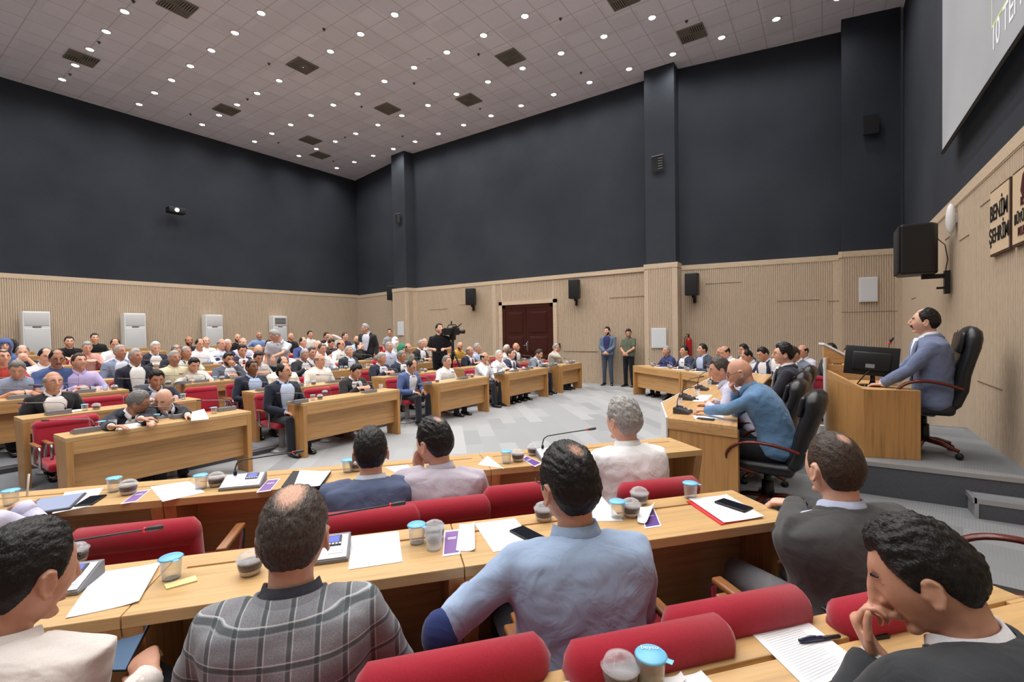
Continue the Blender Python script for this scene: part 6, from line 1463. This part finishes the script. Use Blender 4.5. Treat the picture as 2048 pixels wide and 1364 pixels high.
# middle near row
put(dessert_p, 149, 1128, 'dessert cup beside the head of the cream shirt'); put(unit_p, 112, 1176, 'silver microphone unit beside the face of the cream shirt', RZN); put(water_p, 343, 1157, 'blue lidded water cup right of the big sheet, lower left')
put(dessert_p, 501, 1147, 'half eaten dessert cup left of the plaid jacket'); put(unit_p, 642, 1112, 'silver microphone unit right of the plaid jacket', RZN)
put(water_p, 834, 1086, 'blue lidded water cup left of the purple leaflet, middle near row'); put(dessert_p, 869, 1080, 'dessert cup left of the purple leaflet, middle near row')
put(glass_p, 868, 1098, 'empty clear cup in front of the dessert cup, middle near row'); put(dessert_p, 1088, 1040, 'dessert cup hidden behind the light blue collar'); put(water_p, 1235, 1036, 'water cup left of the two dessert cups, right'); put(dessert_p, 1262, 1032, 'dessert cup in front of another, right of the light blue shirt')
put(dessert_p, 1279, 1007, 'dessert cup behind another, right of the light blue shirt'); put(water_p, 1381, 996, 'blue lidded water cup left of the red folder')
sheet(((131, 1238), (278, 1206), (322, 1127), (195, 1146)), 'large white sheet between the cream shirt and the water cup', curl=.006); sheet(((697, 1140), (805, 1124), (797, 1063), (703, 1074)), 'white sheet right of the unit by the plaid jacket')
sheet(((912, 1103), (950, 1103), (949, 1048), (919, 1050)), 'folded white napkin right of the purple leaflet', name='napkin', cat='napkin', curl=.01); sheet(((987, 1105), (1075, 1090), (1030, 1037), (949, 1048)), 'white sheet under the phone beside light blue shirt')
sheet(((1120, 1045), (1246, 1042), (1200, 990), (1110, 1002)), 'white sheet behind the collar of the light blue shirt'); sheet(((1275, 1048), (1296, 1050), (1310, 1014), (1275, 1018)), 'crumpled white napkin over a purple leaflet', name='napkin', cat='napkin', curl=.02, z=ZI+.004)
sheet(((1378, 1001), (1453, 993), (1528, 1037), (1448, 1049)), 'white sheets on the red folder, right', z=ZI+.006, curl=.004); sheet(((1373, 1004), (1440, 996), (1500, 1040), (1442, 1051)), 'red folder under white sheets', name='folder', cat='folder', mat=plain('red_card', (214, 40, 46), .5), th=.004)
phone(at_z(1467, 1016, TZ), at_z(1500, 1028, TZ)-at_z(1440, 1008, TZ), TZ+.009, 'grey framed phone on sheets over the red folder'); phone(at_z(1055, 1072, TZ), at_z(1075, 1082, TZ)-at_z(1037, 1062, TZ), TZ+.002, 'black phone left of the light blue shoulder')
sheet(((333, 1180), (395, 1163), (391, 1153), (328, 1171)), 'small yellow and white sugar stick near the water cup', name='sugar_stick', cat='sachet', th=.004, mat=plain('sachet_cream', (238, 226, 160), .5))
# nearest row
sheet(((1480, 1246), (1587, 1223), (1722, 1330), (1620, 1385)), 'printed white sheet under the pen, bottom right', curl=.002)
ln = MB(); A_, B2, C2, D2 = [at_z(*q, TZ) for q in ((1480, 1246), (1587, 1223), (1722, 1330), (1620, 1385))]
for k in range(26):
    v = .12+k*.032; a = A_.lerp(D2, v); b2 = B2.lerp(C2, v); u0, u1 = .1, (.9 if k % 5 else .6); p0 = a.lerp(b2, u0); p1 = a.lerp(b2, u1); w_ = (D2-A_).normalized()*.0011; ln.add([V((q.x, q.y, ZI+.0019)) for q in (p0, p1, p1+w_, p0+w_)], [(0, 1, 2, 3)])
for o in col.objects:
    if o.get('label', '').startswith('printed white sheet'): lo = ln.build('print_lines', plain('print_grey', (168, 170, 178), .7), o); lo.location = -o.location
pa, pb = at_z(1598, 1288, TZ), at_z(1681, 1279, TZ); t = thing('pen', 'blue and black pen lying on the printed sheet', 'pen', (pa.x, pa.y, TZ+.009), atan2((pb-pa).y, (pb-pa).x)); Lp = (pb-pa).length*1.0
MB().tube([(0, 0, 0), (.01, 0, 0), (Lp*.55, 0, 0)], [.004, .0065, .0065], 12).build('cap', plain('pen_navy', (34, 40, 74), .3), t); MB().tube([(Lp*.55, 0, 0), (Lp*.97, 0, 0), (Lp, 0, 0)], [.0055, .005, .002], 12).build('barrel', BLACK_P, t); MB().tube([(0, 0, .005), (.03, -.0, .01), (Lp*.4, 0, .008)], .0016, 6).build('clip', CHROME, t)
phone(at_z(1708, 1246, TZ), at_z(1735, 1262, TZ)-at_z(1685, 1228, TZ), TZ, 'black phone under the arm of the dark suit, bottom right')
put(dessert_p, 1241, 1375, 'dessert cup cut by the bottom edge'); wc = put(water_p, 1303, 1372, 'blue lidded water cup with white lettering at the bottom edge'); text('beysu', .018, PAPER, wc, (-.024, .0, .0795), (0, 0, RZN*.6), ext=.0003)
sheet(((1330, 1372), (1372, 1368), (1362, 1352), (1322, 1358)), 'small white napkin beside the blue lid, bottom edge', name='napkin', cat='napkin', curl=.01); sheet(((1360, 1355), (1402, 1345), (1440, 1385), (1385, 1392)), 'white sheet at the bottom edge', curl=.004); sheet(((1095, 1372), (1160, 1358), (1185, 1385), (1110, 1395)), 'white sheet left of the dessert cup, bottom edge')
